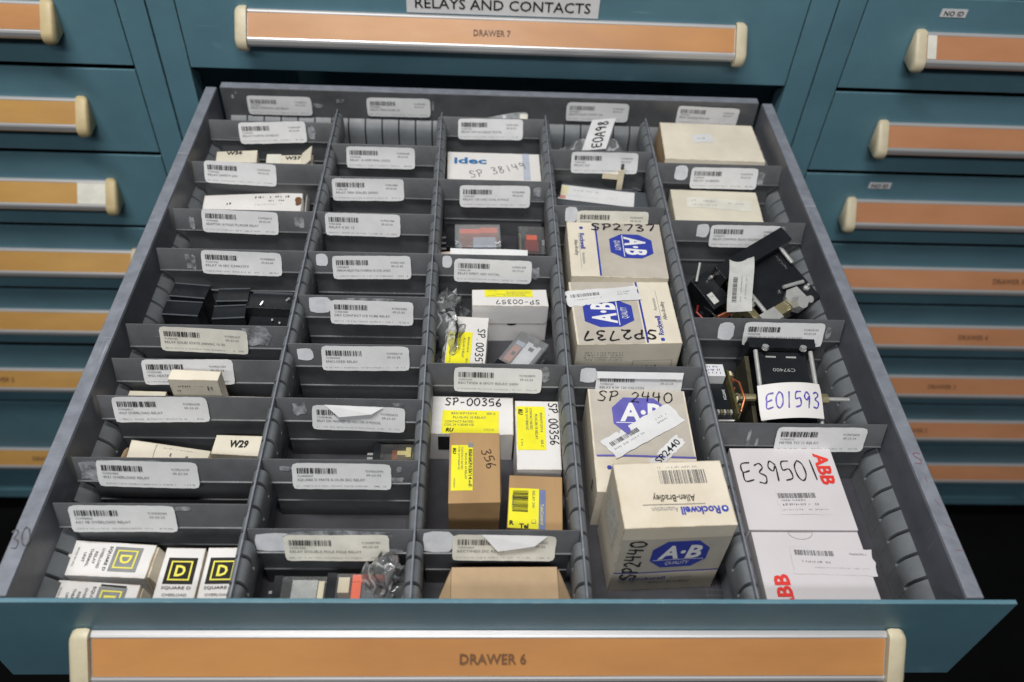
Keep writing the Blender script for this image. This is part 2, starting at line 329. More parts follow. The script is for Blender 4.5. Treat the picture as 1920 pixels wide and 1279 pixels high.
# ------------------------------------------------------------------ cabinets
YC = .7293; CX = (-.852, -.001, .8495); HW = .389; CW = .4250
def cabinet(cx, label):
    t = thing('tool_cabinet', label, 'cabinet', (cx, YC, -1.08), group=None)
    z0, z1 = .08, 1.53
    for s in (-1, 1):
        a, b = sorted((s * (HW + .0017), s * (CW - .0008)))
        mb = M(); mb.box(a, b, 0, .03, z0, z1, TEAL); mb.build('stile', t)
        a, b = sorted((s * (CW - .004), s * (CW - .0012)))
        mb = M(); mb.box(a, b, .0305, .74, z0, z1, TEAL); mb.build('side_panel', t)
    mb = M(); mb.box(-CW + .006, CW - .006, .735, .74, z0, z1, TEAL); mb.build('back_panel', t)
    mb = M(); mb.box(-CW + .006, CW - .006, .0, .735, z0 - .004, z0 + .022, TEAL); mb.build('bottom_rail', t)
    mb = M(); mb.box(-CW + .002, CW - .002, .07, .74, 0, z0 - .005, BLACK); mb.build('plinth', t)
    return t
cabinet(CX[0], 'teal steel cabinet with all drawers shut and amber label strips')
cabinet(CX[1], 'teal steel cabinet holding the pulled-out open drawer')
cabinet(CX[2], 'teal steel cabinet with all drawers shut and two NO ID stickers')

# handle in drawer coordinates: y = out of the panel is negative, z from panel bottom
def handle(parent, y0, zb, strip, cap, text=None, strip2=None, textmat=INKBR, hl=.303, tw=.052):
    A = Vector((-.0046, .0812)); B = Vector((-.0252, .0584)); d = (B - A).normalized(); n = Vector((-d.y, d.x)); n = n if n.x < 0 else -n
    L = (B - A).length
    prof = [(-.0003, .0834), (-.0038, .0832), (-.0052, .0822), (-.0056, .0812), (-.0046, .0806), (-.0250, .0580), (-.0262, .0590), (-.0274, .0580), (-.0283, .0556), (-.0276, .0505), (-.0250, .0466),
            (-.0228, .0468), (-.0250, .0515), (-.0256, .0545), (-.0238, .0562), (-.0040, .0782), (-.0003, .0796)]
    mb = M(); mb.prism([(y0 + a, zb + b) for a, b in prof], -hl, hl, ALU); h = mb.build('handle', parent, 25)
    s0, s1 = .0003, L - .0003
    def fr(s, x, lift): q = A + d * s + n * lift; return (x, y0 + q.x, zb + q.y)
    mb = M(); ny = 1; xs = [-hl + .001 + (2 * hl - .002) * i / 40 for i in range(41)]
    vs = [fr(s, x, .0005 + .00025 * math.sin(x * 37) * math.sin(x * 11 + 1)) for s in (s0, s1) for x in xs]
    fs = [(i, i + 1, 41 + i + 1, 41 + i) for i in range(40)]
    mb.add(vs, [f[::-1] for f in fs], strip); mb.build('label_strip', h, 60)
    if strip2:
        x0, x1, m2 = strip2; mb = M(); mb.add([fr(s0 + .0003, x0, .0011), fr(s0 + .0003, x1, .0011), fr(s1 - .0003, x1, .0011), fr(s1 - .0003, x0, .0011)], [(3, 2, 1, 0)], m2); mb.build('paper_strip', h, 0)
    if text:
        sm = (s0 + s1) / 2; O = Vector(fr(sm + .001, -.003, .0014)); Vv = Vector(fr(sm - .01, -.003, .0014)) - O
        lay('lettering', [T(text, 0, 0, .0082 * tw / .052, textmat, w=tw, bold=.012)], face(O, (1, 0, 0), Vv), h)
    cp = [(-.0003, .0872), (-.0060, .0876), (-.0086, .0858), (-.0322, .0585), (-.0336, .0535), (-.0330, .0472), (-.0300, .0422), (-.0260, .0400), (-.0003, .0425)]
    cy_, cz_ = -.015, .062
    for s in (-1, 1):
        vs = []; k = len(cp)
        for x, sc in ((hl + .0002, .97), (hl + .0030, 1), (hl + .0095, .985), (hl + .0128, .93), (hl + .0142, .82)):
            for a, b in cp: vs.append((s * x, y0 + min(-.0003, cy_ + (a - cy_) * sc), zb + cz_ + (b - cz_) * sc))
        fs = [(j * k + i, j * k + (i + 1) % k, (j + 1) * k + (i + 1) % k, (j + 1) * k + i) for j in range(4) for i in range(k)]
        fs += [tuple(range(k))[::-1], tuple(range(4 * k, 5 * k))]
        if s > 0: fs = [f[::-1] for f in fs]
        mb = M(); mb.add(vs, fs, cap); mb.build('end_cap', h, 50)
    return h
def closed_drawer(cx, zb, H, label, strip, cap, text=None, sign=None, **kw):
    t = thing('closed_drawer', label, 'drawer', (cx, YC, zb))
    mb = M(); mb.box(-HW, HW, 0, .0035, .0014, H - .0014, TEAL); mb.box(-HW + .004, HW - .004, .0036, .60, .006, H - .012, BLACK); mb.build('front_panel', t)
    off = kw.pop('hz', 0.)
    handle(t, -.0002, off, strip, cap, text, **kw)
    return t
PT = .1318
Z7 = .0040
d7 = closed_drawer(CX[1], Z7, .1275, 'closed drawer lettered DRAWER 7 under a relays and contacts sign', ORANGE, CAP, 'DRAWER 7', tw=.046)
s = M(); s.box(-.1185, .1185, -.0012, -.0002, .0855, .1180, PAPER); sg = s.build('sign_plate', d7, 0, loc=(.010, 0, 0))
lay('lettering', [T('RELAYS AND CONTACTS', 0, 0, .0128, INK, w=.216, bold=.006)], face((0, -.0012, .0985), (1, 0, 0), (0, 0, 1)), sg)
lname = ['topmost', 'second', 'third', 'fourth', 'fifth', 'sixth', 'seventh', 'eighth']
lz = [Z7 - PT * i for i in range(5)] + [-.6800, -.9200]
lh = [.1275] * 5 + [.149, .236]; hz = [0] * 5 + [.0085, .0100]
for i in range(7):
    closed_drawer(CX[0], lz[i], lh[i], f'{lname[i]} closed drawer of the cabinet with amber label strips' + (', white paper in its strip' if i == 2 else ''),
                  AMBER if i else ORANGE, CAP2 if i < 3 else CAP, {5: 'DRAWER 2', 6: 'DRAWER 1'}.get(i), strip2=(.262, .3035, PAPER2) if i == 2 else None, hz=hz[i])
rz = [Z7 - PT * i for i in range(7)] + [-.937]
rh = [.1275] * 7 + [.147]
for i in range(8):
    d = closed_drawer(CX[2], rz[i], rh[i], f'{lname[i]} closed drawer of the cabinet with copper-coloured label strips' + (', NO ID sticker above handle' if i in (0, 2) else ''),
                      PINKISH, CAP, {3: 'DRAWER 5', 4: 'DRAWER 4', 5: 'DRAWER 3', 6: 'DRAWER 2'}.get(i), strip2=(-.300, -.288, PAPER2) if i == 0 else None, hz=.006 if i == 7 else 0)
    if i in (0, 2):
        s = M(); s.box(-.0165, .0165, -.0008, -.0002, -.0052, .0052, PAPER); sg = s.build('small_sticker', d, 0, loc=(-.276 if i == 0 else -.274, 0, .1085))
        lay('lettering', [T('NO ID', 0, 0, .0058, INK, w=.025, bold=.012)], face((0, -.0008, 0), (1, 0, 0), (0, 0, 1)), sg)

# ------------------------------------------------------------------ open drawer
DW = .35; RW = .0141; FZ = -.083; DY = .6912
od = thing('open_drawer', 'grey open drawer lettered DRAWER 6 full of relay boxes', 'drawer', (0, 0, -.127))
def D(mb, name, parent=od, smooth=32):
    o = mb.build(name, parent, smooth)
    if parent is od: o.location = (0, 0, .127)
    return o
mb = M(); mb.box(-.3905, .3880, -.0042, -.0008, -.1270, -.0002, TEAL); mb.box(-.3865, .3840, -.0007, .0005, -.124, -.105, TEAL); D(mb, 'front_panel')
handle(od, -.0044, -.0005, ORANGE, CAP, 'DRAWER 6', tw=.0505)
walls = []
for s in (-1, 1):
    prof = [(s * DW, -.100), (s * DW, -.0012), (s * (DW + .0012), 0), (s * (DW + RW - .001), 0), (s * (DW + RW), -.001), (s * (DW + RW), -.030), (s * (DW + RW + .004), -.034), (s * (DW + RW + .004), -.100)]
    if s < 0: prof = prof[::-1]
    mb = M(); mb.prism(prof, 0, DY, WALL, ax=1); w = D(mb, 'side_wall', smooth=25); walls.append(w)
    a_, b_ = sorted((s * (DW + .0006), s * (DW + RW - .0004))); mb = M(); mb.box(a_, b_, .0004, DY - .0004, .00005, .0005, RIM); mb.build('rim', w)
mb = M(); mb.box(-.347, .3465, DY + .0002, DY + .0016, -.100, -.0005, GREY); mb.box(-.347, .3465, DY + .0016, DY + .0130, -.006, 0, RIM); D(mb, 'back_wall')
mb = M(); mb.box(-DW, DW, 0, DY, FZ - .006, FZ, FLOORP); D(mb, 'floor_panel')
lay('lettering', [hand('30', 0, 0, .0165, PEN, w=.0150, t=.07, layer=0, seed=4)], face((-DW - .0075, .047, .0004), (1, .3, 0), (-.3, 1, 0)), walls[0])
lay('pen_mark', [hand('S', 0, 0, .012, MAROON, t=.09, layer=0)] + [hand('1', .001 * i, -.022 * (i + 1), .006, MAROON, t=.10, rot=30 * i, layer=0) for i in range(4)], face((DW + .0075, .128, .0004), (1, 0, 0), (0, 1, 0)), walls[1])
PITCH = .0218; YN = lambda n: .0165 + PITCH * n
def strip_mesh(prof, cuts, y0, y1, name, parent, low=None, X=None):
    """pressed strip with a slot at every pitch; cuts = slots that hold a divider"""
    mb = M(); n0 = 0; ys = []
    edges = [y0]
    n = 0
    while YN(n) < y1:
        yy = YN(n)
        if yy > y0 + .002:
            lo, hi = (yy - .0085, yy + .0012) if n in cuts else (yy - .0016, yy + .0016)
            ys.append((edges[-1], lo)); edges.append(hi)
        n += 1
    ys.append((edges[-1], y1))
    for a, b in ys:
        if b - a > .0015: mb.prism(prof, a, b, STRIP, ax=1, X=X)
    if low:
        for a, b in ys:      # the plain band under the slots runs on from slot to slot
            mb.prism(low, a if a == y0 else a - .0030, b, STRIP, ax=1)
    return mb.build(name, parent, 60)
DIV = {1: [28, 24, 20, 17, 12, 10, 8, 5, 3], 2: [26, 23, 20, 17, 14, 11, 8, 5, 2], 3: [29, 23, 17, 10, 2], 4: [26, 21, 10], 5: [25, 20, 13, 7]}
PX = [-.1952, -.0650, .0655, .1935]
wp = [(0, -.0395), (.0030, -.0420), (.0075, -.0465), (.0105, -.0525), (.0110, -.0600), (.0110, -.0826), (0, -.0826)]
for s, c in ((-1, 1), (1, 5)):
    prof = [(s * (DW - a), z) for a, z in wp]
    up_ = prof[:5] + [(s * DW, -.0600)]; lo_ = [(s * DW, -.0601), (s * (DW - .0110), -.0601), (s * (DW - .0110), -.0826), (s * DW, -.0826)]
    o = strip_mesh(up_ if s < 0 else up_[::-1], [], .001, DY - .014, 'slotted_strip', od, low=lo_ if s < 0 else lo_[::-1]); o.location = (0, 0, .127)
mb = M(); x = -.340
while x < .338:
    b = min(.338, x + PITCH - .0020); mb.prism([(DY - a, z) for a, z in wp], x, b, STRIP, ax=0); x += PITCH
D(mb, 'slotted_strip', smooth=60)
PLAB = ['between the column beside the wall marked 30 and the nearly empty column', 'between the nearly empty column and the yellow-labelled box column',
        'between the yellow-labelled box column and the blue octagon carton column', 'between the blue octagon carton column and the ABB box column']
pp = [(.0007, -.0095), (.0030, -.0105), (.0050, -.0130), (.0062, -.0175), (.0065, -.0240), (.0065, -.0430), (.0050, -.0480), (.0007, -.0500)]
for i, x in enumerate(PX):
    t = thing('drawer_partition', 'long slotted grey partition ' + PLAB[i], 'partition', (x, 0, FZ), group=None)
    mb = M(); mb.prism([(.0015, 0.0003), (.0015, -FZ - .0045), (.6560, -FZ - .0045), (.6760, -FZ - .0280), (.6760, .0003)], -.0007, .0007, RIM, ax=0); mb.build('plate', t)
    for s, c in ((-1, i + 1), (1, i + 2)):
        prof = [(s * a, z - FZ) for a, z in pp]
        up_ = prof[:5] + [(s * .0065, -.0300 - FZ), (s * .0007, -.0300 - FZ)]; lo_ = [(s * .0007, -.0301 - FZ), (s * .0065, -.0301 - FZ)] + prof[5:]
        strip_mesh(up_[::-1] if s > 0 else up_, DIV[c], .004, .655, 'slotted_strip', t, low=lo_[::-1] if s > 0 else lo_)

# label stickers
def sticker(parent, O, U, V, seed, lines, w=.0817, h=.0262, paper=None, amp=.0004, name='label_sticker', ink=1.):
    """O: centre of the sticker; U right, V up, curled paper with print"""
    r = random.Random(seed); ph = [r.uniform(0, 6) for _ in range(4)]; cl = [max(0, r.uniform(-.0012, .0016)) for _ in range(4)]
    def bend(x, y):
        u, v = x / w * 2, y / h * 2
        return amp * (1.2 + math.sin(u * 2.3 + ph[0]) * .6 + math.sin(v * 2 + u * 1.1 + ph[1]) * .5) + cl[0] * max(0, u - .82) * 4 * max(0, v) + cl[1] * max(0, -u - .85) * 4 + cl[2] * max(0, v - .5) * .8 + .0009 * (1 - v)
    f = face(O, U, V, bend); nx, ny = 18, 6; vs = []; rc = .0016
    for j in range(ny + 1):
        for i in range(nx + 1):
            x = -w / 2 + w * i / nx; y = -h / 2 + h * j / ny
            if (i in (0, nx)) and (j in (0, ny)): x *= 1 - rc / w * 1.3; y *= 1 - rc / h * 1.3
            vs.append(f(x + r.uniform(-1, 1) * .0002 * (i in (0, nx)), y + r.uniform(-1, 1) * .0002 * (j in (0, ny)), 0))
    fs = [(j * (nx + 1) + i, j * (nx + 1) + i + 1, (j + 1) * (nx + 1) + i + 1, (j + 1) * (nx + 1) + i) for j in range(ny) for i in range(nx)]
    mb = M(); mb.add(vs, fs, paper or PAPER); so = mb.build(name, parent, 60)
    k = h / .0262; L = -w / 2 + .0040
    it = [barcode(L + .0165, .0058 * k, .033, .0056 * k, INK if ink > .5 else INKG, seed), T(lines[0], L, .0006 * k, .0018 * k, INKG, left=True), T(lines[1], L, -.0030 * k, .0024 * k, INKG, left=True, w=min(.056, .0021 * len(lines[1]))),
          T(lines[2], w / 2 - .0215, .0060 * k, .0020 * k, INKG, w=.0150, left=True), T('09-23-24', w / 2 - .0205, .0020 * k, .0020 * k, INKG, w=.0120, left=True),
          scribble(-.008, -.0092 * k, .060, .0015 * k, INKF, seed + 5, fill=.8), scribble(.032, -.0092 * k, .011, .0015 * k, INKG, seed + 6, fill=.7)]
    lay('print', it, f, so)
    return so
CN = {1: 'the column beside the wall marked 30', 2: 'the nearly empty column', 3: 'the yellow-labelled box column', 4: 'the blue octagon carton column', 5: 'the ABB box column'}
ORD = ['front', 'second', 'third', 'fourth', 'fifth', 'sixth', 'seventh', 'eighth', 'rearmost']
X0 = {1: -DW, 2: PX[0], 3: PX[1], 4: PX[2], 5: PX[3]}; X1 = {1: PX[0], 2: PX[1], 3: PX[2], 4: PX[3], 5: DW}
# sticker x0, z of top edge, tilt (deg), second text line
ST = {(1, 28): (-.3128, -.0082, 2.9, 'RELAY CURTIS 24 RELAY'), (1, 24): (-.3338, -.0038, -2.3, 'RELAY SAFETY 24V'), (1, 20): (-.3173, -.0051, -1.5, 'ADAPTOR 10 POLES PLUNGER RELAY'), (1, 17): (-.3033, -.0065, -1.1, 'RELAY 10 SEC CAPACITY'),
      (1, 12): (-.3173, -.0071, -2.1, 'RELAY SOLID STATE 240VAC 10 50'), (1, 10): (-.3220, -.0062, 1.0, 'W33 HEATER'), (1, 8): (-.3352, -.0061, .5, 'W27 OVERLOAD RELAY'), (1, 5): (-.3292, -.0077, -1.2, 'W21 OVERLOAD RELAY'), (1, 3): (-.3364, -.0069, -.2, 'NO 08 OVERLOAD RELAY'),
      (2, 26): (-.1767, -.0083, .2, 'RELAY 10 AMP MINI 12VDC'), (2, 23): (-.1857, -.0079, 1.0, 'RELAY 100A SEALED 24VDC'), (2, 20): (-.1850, -.0060, -.3, 'RELAY 4 25 12'), (2, 17): (-.1697, -.0099, 1.3, 'OMRON RELAY POLYCARBON 30 COIL 24VDC'),
      (2, 14): (-.1632, -.0099, -.9, 'DRY CONTACT ICE CUBE RELAY'), (2, 11): (-.1633, -.0071, .3, 'ENCLOSED RELAY'), (2, 8): (-.1628, -.0114, -2.0, 'RELAY 250C MAGNUM 100 VOLT FOR 24 MODULE'), (2, 5): (-.1703, -.0086, -.5, 'SQUARE D MATE 0-10-30 SEC RELAY'), (2, 2): (-.1671, -.0112, .6, 'RELAY DOUBLE POLE POLE RELAY'),
      (3, 29): (-.0445, -.0072, .7, 'RELAY 24V 5A SOLID STATE'), (3, 23): (-.0397, -.0121, .6, 'RELAY 120 VAC COIL 4 POLE'), (3, 17): (-.0425, -.0100, -.8, 'RELAY DPDT 120V OCTAL'), (3, 10): (-.0387, -.0091, -.6, 'RECTIFIER 8 SPOT RELAY 240V'), (3, 2): (-.0355, -.0091, -.9, 'RECTIFIED DC RELAY'),
      (4, 26): (.0942, -.0073, .2, 'RELAY SLP'), (4, 21): (.0929, -.0107, .1, 'RELAY CONTROL 4 POLE'), (4, 10): (.0937, -.0119, -.2, 'RELAY 4 W 120 CALCON'),
      (5, 25): (.2377, -.0095, .1, 'RELAY 10 SERIES'), (5, 20): (.2412, -.0096, .1, 'RELAY CONTROL RELAY SOLENOID'), (5, 13): (.2474, -.0092, -.1, 'OMRON RELAY AUTO MODULE 10 SOCKET'), (5, 7): (.2489, -.0087, 0, 'METER TO 11 RELAY')}
SV = Vector((0, .28, 1)).normalized()            # up along the sloping label face
# torn paper left on dividers: x centre, drop below the top edge, width, height
RS = {(1, 28): [(-.2240, .012, .009, .016)], (1, 20): [(-.3290, .016, .006, .014), (-.2130, .012, .010, .012)], (1, 17): [(-.3150, .014, .010, .018)], (1, 5): [(-.3350, .013, .018, .020), (-.300, .004, .05, .005)], (1, 3): [(-.2480, .004, .012, .004)],
      (1, 12): [(-.2275, .011, .026, .020)], (2, 17): [(-.1800, .009, .012, .014)], (2, 14): [(-.1730, .010, .022, .018), (-.125, .004, .05, .005)], (2, 11): [(-.1785, .011, .015, .013)], (2, 8): [(-.1740, .011, .012, .013), (-.087, .005, .010, .004)], (2, 5): [(-.1755, .009, .010, .005), (-.0835, .020, .011, .005), (-.082, .009, .004, .006)],
      (2, 2): [(-.1740, .013, .030, .019), (-.0815, .022, .014, .006), (-.125, .004, .08, .007)], (3, 29): [(.0, .0, .0, .0)], (3, 23): [(.050, .012, .010, .012)], (3, 17): [(-.0500, .008, .010, .014), (.0430, .020, .010, .014)], (3, 10): [(.0455, .010, .010, .018)], (3, 2): [(-.0465, .012, .024, .022)],
      (4, 21): [(.0870, .010, .014, .018)], (4, 10): [(.0865, .010, .016, .016)], (5, 25): [(.2260, .011, .016, .018), (.3240, .016, .008, .016)], (5, 20): [(.2330, .011, .014, .016), (.3240, .010, .006, .014)], (5, 13): [(.2300, .014, .016, .020), (.334, .014, .006, .014)], (5, 7): [(.225, .016, .003, .018), (.2330, .020, .003, .010)]}
dprof = [(0, -.0062), (-.0004, -.0058), (-.0010, -.0064), (-.0072, -.0290), (-.0084, -.0294), (-.0084, -.0304), (-.0066, -.0310), (-.0052, -.0316), (-.0052, -.0584), (-.0064, -.0588), (-.0064, -.0600), (-.0052, -.0610), (-.0052, -.0829),
         (-.0040, -.0829), (-.0040, -.0318), (-.0058, -.0298), (-.0052, -.0262)]
seed = 10
for c in DIV:
    n_ = len(DIV[c])
    for k, n in enumerate(DIV[c]):
        seed += 1; y = YN(n); x0, x1 = X0[c], X1[c]
        pos = ORD[n_ - 1 - k] if k else 'rearmost'
        t = thing('drawer_divider', f'{pos} grey divider with barcode sticker in {CN[c]}', 'divider', ((x0 + x1) / 2, y, FZ), group='label dividers across the open drawer')
        a0 = x0 + (.0022 if c == 1 else .0012); a1 = x1 - (.0022 if c == 5 else .0012)
        i0 = x0 + (.0120 if c == 1 else .0070); i1 = x1 - (.0120 if c == 5 else .0070); cxm = (x0 + x1) / 2
        mb = M(); up = [q for q in dprof if q[1] > -.0325]
        mb.prism([(b, z - FZ) for b, z in dprof[:8] + [(-.0040, -.0318)] + dprof[15:]][::-1], a0 - cxm, a1 - cxm, GREY)
        mb.prism([(b, z - FZ) for b, z in dprof[7:14] + [(-.0040, -.0316)]][::-1], i0 - cxm, i1 - cxm, GREY)
        mb.build('plate', t, 40)
        sx, sz, ang, tx = ST[(c, n)]
        ca, sa = math.cos(R(ang)), math.sin(R(ang)); U = Vector((ca, 0, 0)) + SV * sa; V = SV * ca - Vector((sa, 0, 0))
        tl = Vector((sx - cxm, -.0011 + .28 * (sz + .0062), sz - FZ)); O = tl + U * .0817 / 2 - V * .0262 / 2
        r = random.Random(seed)
        pap = PAPER2 if (c, n) in ((1, 12), (3, 2), (2, 2), (4, 21)) else PAPER
        sticker(t, O, U, V, seed, ('YCMS%05d' % r.randint(100, 99999), tx, 'YCMS%05d' % r.randint(100, 99999)), paper=pap)
        Nn = Vector((1, 0, 0)).cross(SV)
        for q, (rx, dz, rw, rh_) in enumerate(RS.get((c, n), [])):
            if rw <= 0: continue
            base = Vector((rx - cxm, -.0011, -.0062 - FZ)) - SV * dz
            wh = q == 0 and (c, n) in ((2, 17), (2, 14), (2, 11), (2, 2), (3, 17), (3, 2), (4, 21), (4, 10), (5, 25), (5, 20), (5, 13))
            pts = rndpoly(0, 0, rw, rh_, 13, seed * 7 + q, .05 if wh else .20)
            mb = M(); f = face(base, (1, 0, 0), SV); mb.add([f(u, v, .00025) for u, v in pts], [tuple(range(13))], RESW if wh else RESID); mb.build('paper_residue', t, 0)
        if (c, n) in ((2, 8), (3, 2), (4, 10)):   # peeled corner folded over
            w0, w1, hh = {(2, 8): (-.030, .022, .010), (3, 2): (-.018, .034, .014), (4, 10): (-.041, .041, .006)}[(c, n)]
            f = face(O, U, V); mb = M()
            mb.add([f(w0, .0135, .0012), f(w1, .0135, .0016), f((w0 * .75 + w1 * .25), .0135 - hh, .0052), f(w1 * .8 + w0 * .2, .0135 - hh * .6, .0046)] if (c, n) != (4, 10) else
                   [f(w0, .0140, .0012), f(w1, .0140, .0012), f(w0 + .001, .0140 - hh, .0035), f(w1 - .001, .0140 - hh, .0035)], [(0, 2, 3, 1)], PAPER); mb.build('peeled_flap', t, 0)
# stickers on the drawer's back wall
for k, (x0, zt, ang, tx) in enumerate(((-.3156, -.0060, .5, 'RELAY CONTROL 24V RELAY'), (-.1632, -.0037, .6, 'RELAY MINI CUBE 24'), (.0955, -.0016, 0, 'RELAY SOLID STATE 10A'), (.2417, -.0016, -1.2, 'RELAY CONTACTOR 24V'))):
    ca, sa = math.cos(R(ang)), math.sin(R(ang)); U = Vector((ca, 0, sa)); V = Vector((-sa, 0, ca))
    O = Vector((x0, DY - .0004, zt + .127 - .004)) + U * .0817 / 2 - V * .0131
    sticker(od, O, U, V, 200 + k, ('YCMS%05d' % (713 + 91 * k), tx, 'YCMS%05d' % (2713 + 191 * k)), ink=0)
for k, (rx, rz, rw, rh_) in enumerate(((-.226, -.022, .014, .007), (-.197, -.014, .010, .006), (-.333, -.012, .003, .006), (-.328, -.007, .003, .004), (-.078, -.018, .003, .014))):
    mb = M(); pts = rndpoly(rx, rz + .127, rw, rh_, 11, 300 + k, .25); mb.add([(u, DY - .0004, v) for u, v in pts], [tuple(range(11))], RESID); mb.build('paper_residue', od, 0)

# ------------------------------------------------------------------ cartons
def carton(name, label, cat, c, size, ztop, yaw, m, prints=None, group=None, bulge=.0006, base=FZ, jit=.0006, seed=1, tiltx=0., sidemat=None, skip=()):
    lx, ly, lz_ = size; r = random.Random(seed)
    t = obj(name, None, None, (c[0], c[1], ztop - lz_)); tag(t, label, cat, group, (R(tiltx), 0, R(yaw)))
    J = lambda: r.uniform(-jit, jit)
    Cn = {(a, b, d): Vector((a * lx / 2 + J(), b * ly / 2 + J(), (lz_ if d > 0 else 0) + (J() if d > 0 else 0))) for a in (-1, 1) for b in (-1, 1) for d in (-1, 1)}
    FD = {'top': ((-1, -1, 1), (1, -1, 1), (-1, 1, 1), (1, 1, 1), lx, ly), 'front': ((-1, -1, -1), (1, -1, -1), (-1, -1, 1), (1, -1, 1), lx, lz_),
          'left': ((-1, 1, -1), (-1, -1, -1), (-1, 1, 1), (-1, -1, 1), ly, lz_), 'right': ((1, -1, -1), (1, 1, -1), (1, -1, 1), (1, 1, 1), ly, lz_),
          'back': ((1, 1, -1), (-1, 1, -1), (1, 1, 1), (-1, 1, 1), lx, lz_), 'bottom': ((-1, 1, -1), (1, 1, -1), (-1, -1, -1), (1, -1, -1), lx, ly)}
    def fn(k):
        a, b, d, e, w, h = FD[k]; a, b, d, e = Cn[a], Cn[b], Cn[d], Cn[e]; Nn = (b - a).cross(d - a).normalized(); bl = 0 if k == 'bottom' else bulge
        def f(x, y, l):
            u, v = x / w + .5, y / h + .5
            return (a * (1 - u) + b * u) * (1 - v) + (d * (1 - u) + e * u) * v + Nn * (l + bl * 16 * u * (1 - u) * v * (1 - v) * (.6 + .4 * math.sin(u * 5 + seed)))
        return f
    mb = M(); n = 8
    for k in FD:
        if k in skip: continue
        f = fn(k); w, h = FD[k][4:]
        vs = [f((i / n - .5) * w, (j / n - .5) * h, 0) for j in range(n + 1) for i in range(n + 1)]
        mb.add(vs, [(j * (n + 1) + i, j * (n + 1) + i + 1, (j + 1) * (n + 1) + i + 1, (j + 1) * (n + 1) + i) for j in range(n) for i in range(n)], (sidemat or {}).get(k, m))
    mb.build('carton_body', t, 40)
    for nm, k, items in prints or []: lay(nm, items, fn(k), t)
    t_fn[t.name] = fn
    return t
t_fn = {}
# --- blue octagon cartons
def abtop(w, h, s=1, m=BLUE, faded=False):
    """printing of the flat carton: grey-tan field, rule, octagon, maker's lettering; s flips it by half a turn"""
    it = [gridrect(.14 * w * s, 0, .70 * w, h * .985, TAN), rect(-.205 * w * s, 0, .0022, h * .985, m, 0, 1)]
    return it
t = carton('relay_carton', 'cream carton marked SP2737 with uncovered blue A-B octagon', 'box', (.1326, .4163), (.1043, .0895, .063), -.020, -.6, CREAM,
    [('printing', 'top', [gridrect(.0155, -.0, .0720, .0880, TAN), rect(-.0205, -.002, .0020, .083, BLUE, 0, 1)] + ab_logo(.0165, .0045, .040, .047, -90)
      + [T('Rockwell', -.0365, .012, .0052, BLUE, w=.026, rot=-90, bold=.02), T('Automation', -.0365, -.016, .0036, INKF, w=.018, rot=-90), T('Allen-Bradley', -.0435, .001, .0040, INKG, w=.026, rot=-90), rect(-.0402, -.004, .0004, .058, INKF, 0, 1), octagon(-.0365, .0345, .004, .004, BLUE, 0, 1)]),
     ('handwriting', 'top', [hand('SP2737', .0100, .0370, .0115, MARK, w=.074, t=.17, seed=3)])], 'blue octagon cartons', bulge=.0010, seed=11)
t = carton('relay_carton', 'cream carton marked SP2737 with a white slip stuck across its octagon', 'box', (.1301, .3202), (.1049, .0882, .063), -.020, 2.0, CREAM,
    [('printing', 'top', [gridrect(-.0175, 0, .0660, .0870, TAN), rect(.0180, 0, .0020, .086, BLUE, 0, 1)] + ab_logo(-.0165, -.0030, .038, .050, 90)
      + [T('Rockwell', .0330, -.020, .0052, BLUE, w=.026, rot=90, bold=.02), T('Automation', .0325, .010, .0036, INKF, w=.018, rot=90), T('Allen-Bradley', .0405, .001, .0040, INKG, w=.026, rot=90), rect(.0366, .003, .0004, .055, INKF, 0, 1), octagon(.0335, -.0390, .004, .004, BLUE, 0, 1)]),
     ('handwriting', 'top', [hand('SP2737', -.0080, -.0330, .0120, MARK, w=.076, rot=180, t=.16, seed=8)]),
     ('wiring_print', 'front', [scribble(-.024, .020 - .0035 * i, .040, .0022, INKG, 40 + i, layer=1) for i in range(4)] + [rect(.026, .008, .040, .0004, INKG, 0, 1), rect(.026, -.012, .040, .0004, INKG, 0, 1), rect(.006, -.002, .0004, .020, INKG, 0, 1), rect(.046, -.002, .0004, .020, INKG, 0, 1), barcode(-.02, -.004, .040, .008, INKG, 77), scribble(.026, -.002, .03, .006, INKG, 78), scribble(-.020, -.014, .04, .003, INKG, 79)])],
    'blue octagon cartons', bulge=.0010, seed=12)
def slip(parent, fn, cx, cy, w, h, rot, seed, lift=.0022, name='paper_slip', items=None, mat_=None):
    r = random.Random(seed); p1, p2 = r.uniform(0, 6), r.uniform(0, 6)
    def g(x, y, l):
        q = rot2([(cx + x, cy + y)], rot, cx, cy)[0]
        return fn(q[0], q[1], l + lift * (.55 + .45 * math.sin(x / w * 5 + p1) * math.cos(y / h * 2 + p2)))
    mb = M(); nx, ny = 16, 6; vs = []
    for j in range(ny + 1):
        for i in range(nx + 1):
            x = (i / nx - .5) * w; y = (j / ny - .5) * h
            if i in (0, nx): x += r.uniform(-.0012, .0012)
            if j in (0, ny): y += r.uniform(-.0005, .0005)
            vs.append(g(x, y, 0))
    mb.add(vs, [(j * (nx + 1) + i, j * (nx + 1) + i + 1, (j + 1) * (nx + 1) + i + 1, (j + 1) * (nx + 1) + i) for j in range(ny) for i in range(nx)], mat_ or PAPER)
    o = mb.build(name, parent, 60)
    it = items if items is not None else [barcode(-w * .24, h * .14, w * .4, h * .2, INKG, seed), scribble(-w * .22, -h * .12, w * .45, h * .10, INKF, seed + 1), scribble(w * .3, h * .12, w * .18, h * .10, INKF, seed + 2), scribble(w * .28, -h * .05, w * .16, h * .09, INKF, seed + 3)]
    lay('print', it, g, o); return o
slip(t, t_fn[t.name]('top'), -.0190, .0220, .076, .0215, 7, 5)
